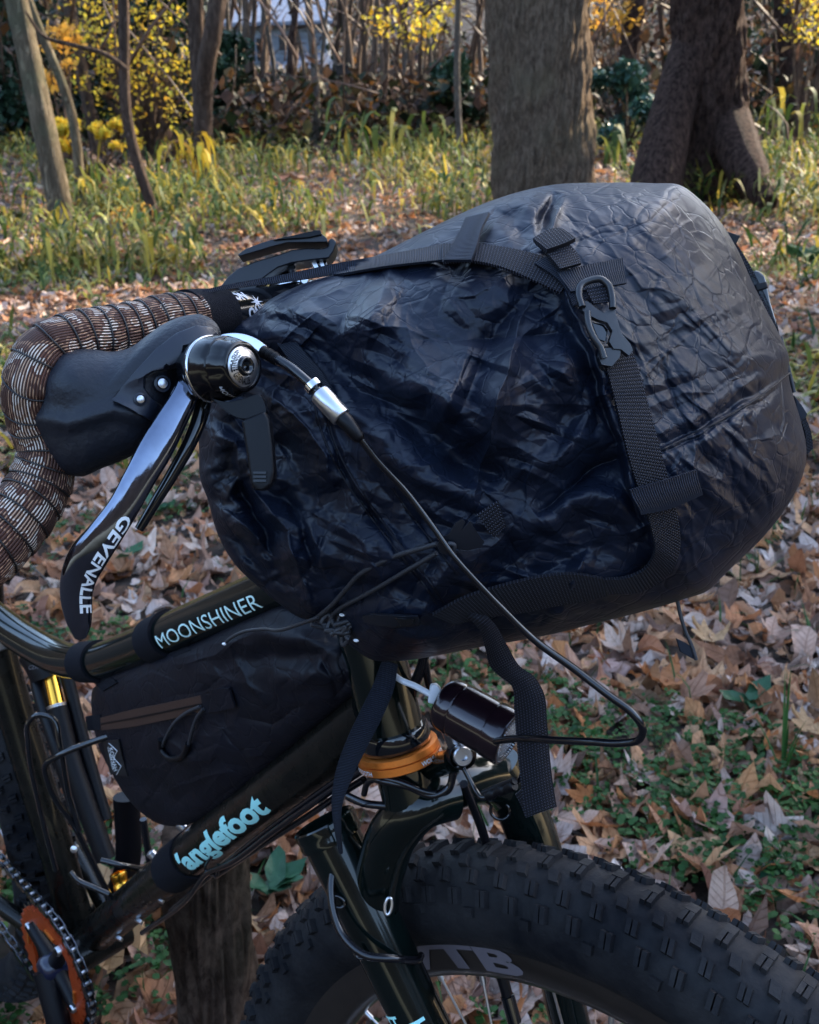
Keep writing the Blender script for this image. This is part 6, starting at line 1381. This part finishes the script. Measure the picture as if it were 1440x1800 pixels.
# hook that gathers the cords
hk = lambda x, y: float(smooth_bd(x, y))-.019
prism('cord_hook', [(768, 958), (776, 946), (790, 938), (800, 920), (812, 912), (818, 918), (812, 932), (826, 916), (830, 922), (824, 938), (832, 946), (846, 946), (852, 952), (846, 962), (822, 968), (800, 964), (784, 976), (774, 972)], 0, .005, M_['greyplastic'], BAG, .0007, df=hk)
tube('cord_knot', [PD(x, y, hk(x, y)-.002) for x, y in ((784, 962), (790, 956), (798, 958), (796, 966), (788, 966))], .0012, M_['cord'], BAG, 8, 20)
def cord(name, pts, r, m='cord', par=BAG, n=70, off=.006, dep=None):
    P = [PD(x, y, (float(smooth_bd(x, y))-off) if dep is None else dep[i]) for i, (x, y) in enumerate(pts)]
    return tube(name, P, r, M_[m], par, 8, n)[0]
cord('shock_cord', [(768, 956), (740, 964), (700, 976), (660, 994), (632, 1010), (610, 1034), (585, 1062), (562, 1082), (545, 1092)], .0013, off=.009)
cord('shock_cord', [(768, 972), (720, 1000), (670, 1030), (630, 1052), (600, 1068), (585, 1080)], .0012, off=.008)
cord('shock_cord', [(560, 1085), (530, 1096), (490, 1108), (460, 1106), (430, 1110), (405, 1122), (396, 1130)], .0011, dep=[.575, .59, .62, .65, .665, .68, .69])
for i in range(7):
    c0 = np.array([590+random.uniform(-22, 22), 1106+random.uniform(-16, 16)]); q = [c0+np.array([random.uniform(-26, 26), random.uniform(-16, 16)]) for _ in range(5)]
    cord('knotted_cord', q, .0013, dep=[.57+random.uniform(-.005, .005) for _ in q], n=40)
for x, y, d in ((601, 1081, .565), (626, 1126, .565), (394, 1132, .684)):
    V, Fl = lathe(PD(x, y, d), -M[2]+M[0], [(-.0012, 0), (-.0012, .0008), (.0005, .0010), (.0016, .0006), (.0016, 0)], 10); obj('cord_end', V, Fl, M_['white'], BAG)
# cord hanging below the bag at right, buckle and tabs along the right edge
cord('hanging_cord', [(1190, 1052), (1196, 1080), (1206, 1112), (1218, 1140), (1224, 1160)], .0011, dep=[.60, .60, .60, .60, .60])
prism('cord_flag', [(1189, 1122), (1206, 1130), (1222, 1142), (1226, 1162), (1214, 1156), (1196, 1146)], .60, .002, M_['webfine'], BAG, .0004)
prism('edge_tab', [(1272, 404), (1302, 414), (1294, 430), (1282, 425)], .603, .006, M_['plastic'], BAG, .0006)
prism('edge_buckle', [(1316, 488), (1322, 476), (1334, 474), (1346, 484), (1350, 500), (1356, 530), (1364, 556), (1372, 584), (1360, 570), (1340, 530), (1322, 504)], .606, .010, M_['gloss'], BAG, .002)
prism('edge_buckle_latch', [(1326, 500), (1348, 494), (1352, 506), (1330, 512)], .6045, .004, M_['plastic'], BAG, .001)
ribbon('edge_webbing', [(1276, 412), (1300, 452), (1330, 520), (1368, 588)], [(1282, 408), (1312, 455), (1350, 530), (1372, 592)], [.606]*4, M_['web'], BAG, .0016, 30, 4)
prism('edge_tab_grey', [(1396, 694), (1410, 712), (1420, 728), (1412, 742), (1404, 735)], .604, .003, M_['webfine'], BAG, .0005)
ribbon('edge_webbing', [(1408, 738), (1416, 762), (1418, 800)], [(1416, 732), (1426, 760), (1430, 788)], [.604]*3, M_['web'], BAG, .003, 20, 4)
cord('edge_cord', [(1372, 592), (1384, 640), (1396, 690)], .0012, dep=[.606]*3)
# stitched binding beside the shifter cable
ribbon('binding', [(486, 602), (515, 640), (556, 680), (574, 700)], [(512, 590), (540, 625), (566, 655), (585, 690)], bl_(.006), M_['webfine'], BAG, .002, 30, 6)

# gear cable sweeping from the shifter across the bag to the frame
SC = part_empty('shift_cable', BIKE)
zd = [.478, .474, .470, .468]
tube('housing', Pt((484, 630, .479), (510, 646, .475), (532, 664, .472), (552, 682, .470), (570, 700, .468)), .0024, M_['cable'], SC, 12, 30)
V, Fl = lathe(PD(550, 678, .470), PD(600, 735, .466)-PD(550, 678, .470), [(-.0012, .0024), (-.0012, .0040), (.0018, .0040), (.0018, .0024)], 28); obj('collar', V, Fl, M_['chrome'], SC)
ds = PD(600, 733, .465)-PD(562, 692, .468); ln = np.linalg.norm(ds)
V, Fl = lathe(PD(562, 692, .468), ds, [(0, .0026), (-.0002, .0044), (.0008, .0048), (ln, .0048), (ln+.0006, .0042), (ln+.0006, 0)], 36); obj('adjuster', V, Fl, M_['silver'], SC)
tube('boot', Pt((600, 733, .465), (612, 745, .464), (622, 758, .464), (634, 774, .465)), np.interp(np.linspace(0, 1, 20), [0, .6, .9, 1], [.0038, .0032, .0028, .0018]), M_['plastic'], SC, 16, 20)
cp = [(634, 772, .466), (660, 806, .470), (715, 866, .478), (760, 925, .482), (797, 977, .484), (840, 1025, .488), (880, 1067, .492), (942, 1127, .498), (1010, 1176, .500), (1070, 1222, .498), (1112, 1254, .497), (1130, 1280, .498), (1124, 1300, .502), (1095, 1306, .508), (1040, 1304, .520), (975, 1301, .54), (910, 1298, .575), (860, 1305, .61)]
tube('housing', Pt(*cp), np.interp(np.linspace(0, 1, 120), [0, .25, .45, 1], [.0016, .0014, .0019, .0021]), M_['cable'], SC, 12, 120)

# ---- frame bag
fb = [(160, 1232), (163, 1212), (180, 1196), (230, 1172), (290, 1150), (345, 1128), (400, 1100), (450, 1078), (500, 1060), (552, 1082), (600, 1118), (645, 1150), (652, 1180), (645, 1208), (612, 1236), (560, 1280), (500, 1330), (440, 1380), (392, 1420), (352, 1442), (318, 1452), (286, 1450), (250, 1430), (222, 1400), (198, 1362), (176, 1318), (164, 1275)]
FBF = [('s', [(420, 1100), (500, 1120), (600, 1150)], .008, 16), ('s', [(380, 1180), (470, 1150), (560, 1160)], -.008, 18), ('r', [(400, 1130), (430, 1200), (470, 1240)], .006, 12), ('r', [(300, 1170), (380, 1150), (450, 1110)], .006, 12),
       ('s', [(250, 1300), (330, 1330), (400, 1300)], .008, 26), ('s', [(470, 1200), (540, 1190), (600, 1180)], .010, 20), ('r', [(560, 1140), (580, 1190), (600, 1230)], -.006, 10), ('s', [(230, 1360), (300, 1400), (380, 1390)], -.006, 20), ('r', [(420, 1260), (480, 1270), (540, 1240)], -.006, 12)]
FBP = Pillow(fb, lambda x, y: DYa(x, y, -.004), .046, .035, c=(370, 1260), nb=420, p=3.2, q=2.0, folds=folds_fn(FBF, [(90, (180, 1080, 640, 1440), (40, 130), (.0008, .0035), -.4, .7, (5, 12))], 8))
FB = thing('frame_bag', PD(370, 1260, .85), 'small black frame bag with brown zip hanging under the top tube', 'bike bag')
FBP.build('bag_body', M_['bag2'], FB, 130, 20)
FS = Pillow(fb, FBP.D0, .046, .035, c=(370, 1260), nb=300, p=3.2, q=2.0); fd = lambda off: (lambda x, y: FS.front(x, y)-off)
for x0, x1 in ((148, 176), (272, 300)):
    pxT = 720+F*((TT.P-CAM)@M[0])/((TT.P-CAM)@M[2]); L_ = np.interp([x0, (x0+x1)/2, x1], pxT, TT.L)
    tube('velcro_strap', TT.at(L_, PI/2, -.0172*1.0), .0196 if x0 < 200 else .0202, M_['velcro'], FB, 32, 20)
ribbon('velcro_strap', [(150, 1180), (165, 1200), (180, 1215)], [(178, 1175), (195, 1190), (205, 1200)], lambda x, y: FS.front(x, y)-.004, M_['velcro'], FB, .002, 14, 5)
ribbon('velcro_strap', [(285, 1128), (292, 1145), (305, 1156)], [(315, 1118), (325, 1132), (335, 1142)], lambda x, y: FS.front(x, y)-.004, M_['velcro'], FB, .002, 14, 5)
ribbon('zip', [(176, 1262), (230, 1248), (290, 1236), (355, 1222)], [(178, 1284), (230, 1278), (290, 1266), (355, 1252)], fd(.004), M_['zip'], FB, .001, 50, 6)
ribbon('zip_coil', [(176, 1272), (230, 1262), (290, 1250), (355, 1236)], [(176, 1275), (230, 1265), (290, 1253), (355, 1239)], fd(.0055), M_['plastic'], FB, .001, 50, 4)
ribbon('zip_garage', [(352, 1220), (375, 1212), (402, 1210)], [(358, 1254), (385, 1250), (412, 1244)], fd(.008), M_['bag2'], FB, .0016, 24, 6)
ribbon('side_tab', [(150, 1260), (162, 1258), (176, 1256)], [(154, 1284), (166, 1284), (180, 1282)], fd(.004), M_['velcro'], FB, .002, 10, 4)
ribbon('woven_label', [(180, 1302), (186, 1330), (194, 1362)], [(208, 1300), (214, 1328), (224, 1364)], fd(.006), mat('black_label', (.006, .006, .008), .5), FB, .001, 20, 5)
tube('zip_pull', [PD(x, y, float(FS.front(x, y))-.010) for x, y in ((352, 1242), (330, 1252), (306, 1272), (290, 1300), (284, 1315))], .0014, M_['cord'], FB, 8, 30)
tube('zip_pull', [PD(x, y, float(FS.front(x, y))-.010) for x, y in ((358, 1246), (346, 1262), (338, 1284), (332, 1308))], .0014, M_['cord'], FB, 8, 30)
tube('pull_grip', [PD(x, y, float(FS.front(x, y))-.011) for x, y in ((283, 1300), (284, 1318), (294, 1330), (310, 1334), (324, 1326), (331, 1308))], .0026, M_['plastic'], FB, 10, 40)
V2, Fl = text2d('KOENAH', .01, cuts=3)
decal_px('label_print', fx(V2, 1), Fl, (192, 1316), (8.5, 40), (6, -2.5), fd(.0063), M_['white'], FB)
V2, Fl = text2d('U.L. BIKE GEAR', .03, cuts=3)
decal_px('label_print', fx(V2, 1), Fl, (189, 1314), (9, 40), (2.3, -1), fd(.0063), M_['white'], FB)
for a_p, b_p in (((191, 1306), (206, 1320)), ((206, 1320), (200, 1332)), ((200, 1332), (213, 1347)), ((213, 1347), (205, 1362))):
    P = [PD(x, y, float(FS.front(x, y))-.0072) for x, y in (a_p, ((a_p[0]+b_p[0])/2, (a_p[1]+b_p[1])/2), b_p)]; V, Fl, uv = Sweep(P, .00028, None, 5).mesh(4); obj('label_mountain', V, Fl, M_['white'], FB)

# ---- pump beside the seat tube
PU = thing('mini_pump', PY(95, 1210, -.05), 'black pump with a golden shaft fixed beside the seat tube', 'pump')
pa = np.array([PD(66, 1130, 1.04), PD(86, 1185, 1.02), PD(110, 1243, 1.0), PD(165, 1400, 1.0), PD(208, 1545, 1.03)])
tube('head', Pt((64, 1146, 1.125), (78, 1168, 1.12), (86, 1188, 1.12)), .0195, M_['plastic'], PU, 20, 10)
tube('side_tube', Pt((62, 1180, 1.13), (72, 1225, 1.12), (92, 1290, 1.11), (140, 1440, 1.11)), .0075, M_['plastic'], PU, 14, 20)
tube('shaft', Pt((84, 1165, 1.12), (93, 1205, 1.115), (101, 1242, 1.11)), .0078, M_['gold'], PU, 24, 10)
tube('barrel', Pt((100, 1241, 1.11), (120, 1320, 1.11), (150, 1410, 1.11), (186, 1510, 1.11)), .0108, M_['plastic'], PU, 24, 20)
V, Fl = lathe(PD(100, 1241, 1.108), PD(92, 1205, 1.115)-PD(101, 1242, 1.11), [(-.002, .0100), (.0012, .0108), (.0014, .0080)], 28); obj('barrel_ring', V, Fl, M_['silver'], PU)
tube('guide', Pt((112, 1165, 1.12), (128, 1230, 1.12), (154, 1330, 1.12), (186, 1440, 1.12)), .0070, M_['plastic'], PU, 14, 20)
V, Fl = lathe(PD(209, 1540, 1.12), PD(220, 1585, 1.12)-PD(207, 1540, 1.12), [(-.004, .0075), (-.003, .0090), (.002, .0090), (.003, .0082), (.008, .0082), (.009, .009), (.013, .009), (.014, 0)], 28); obj('valve_end', V, Fl, M_['gold'], PU)
V2, Fl = text2d('CZWC', .0, cuts=3); decal_px('pump_lettering', fx(V2, 1), Fl, (50, 1177), (24, -1.5), (1, -7), 1.098, M_['grey_print'], PU)
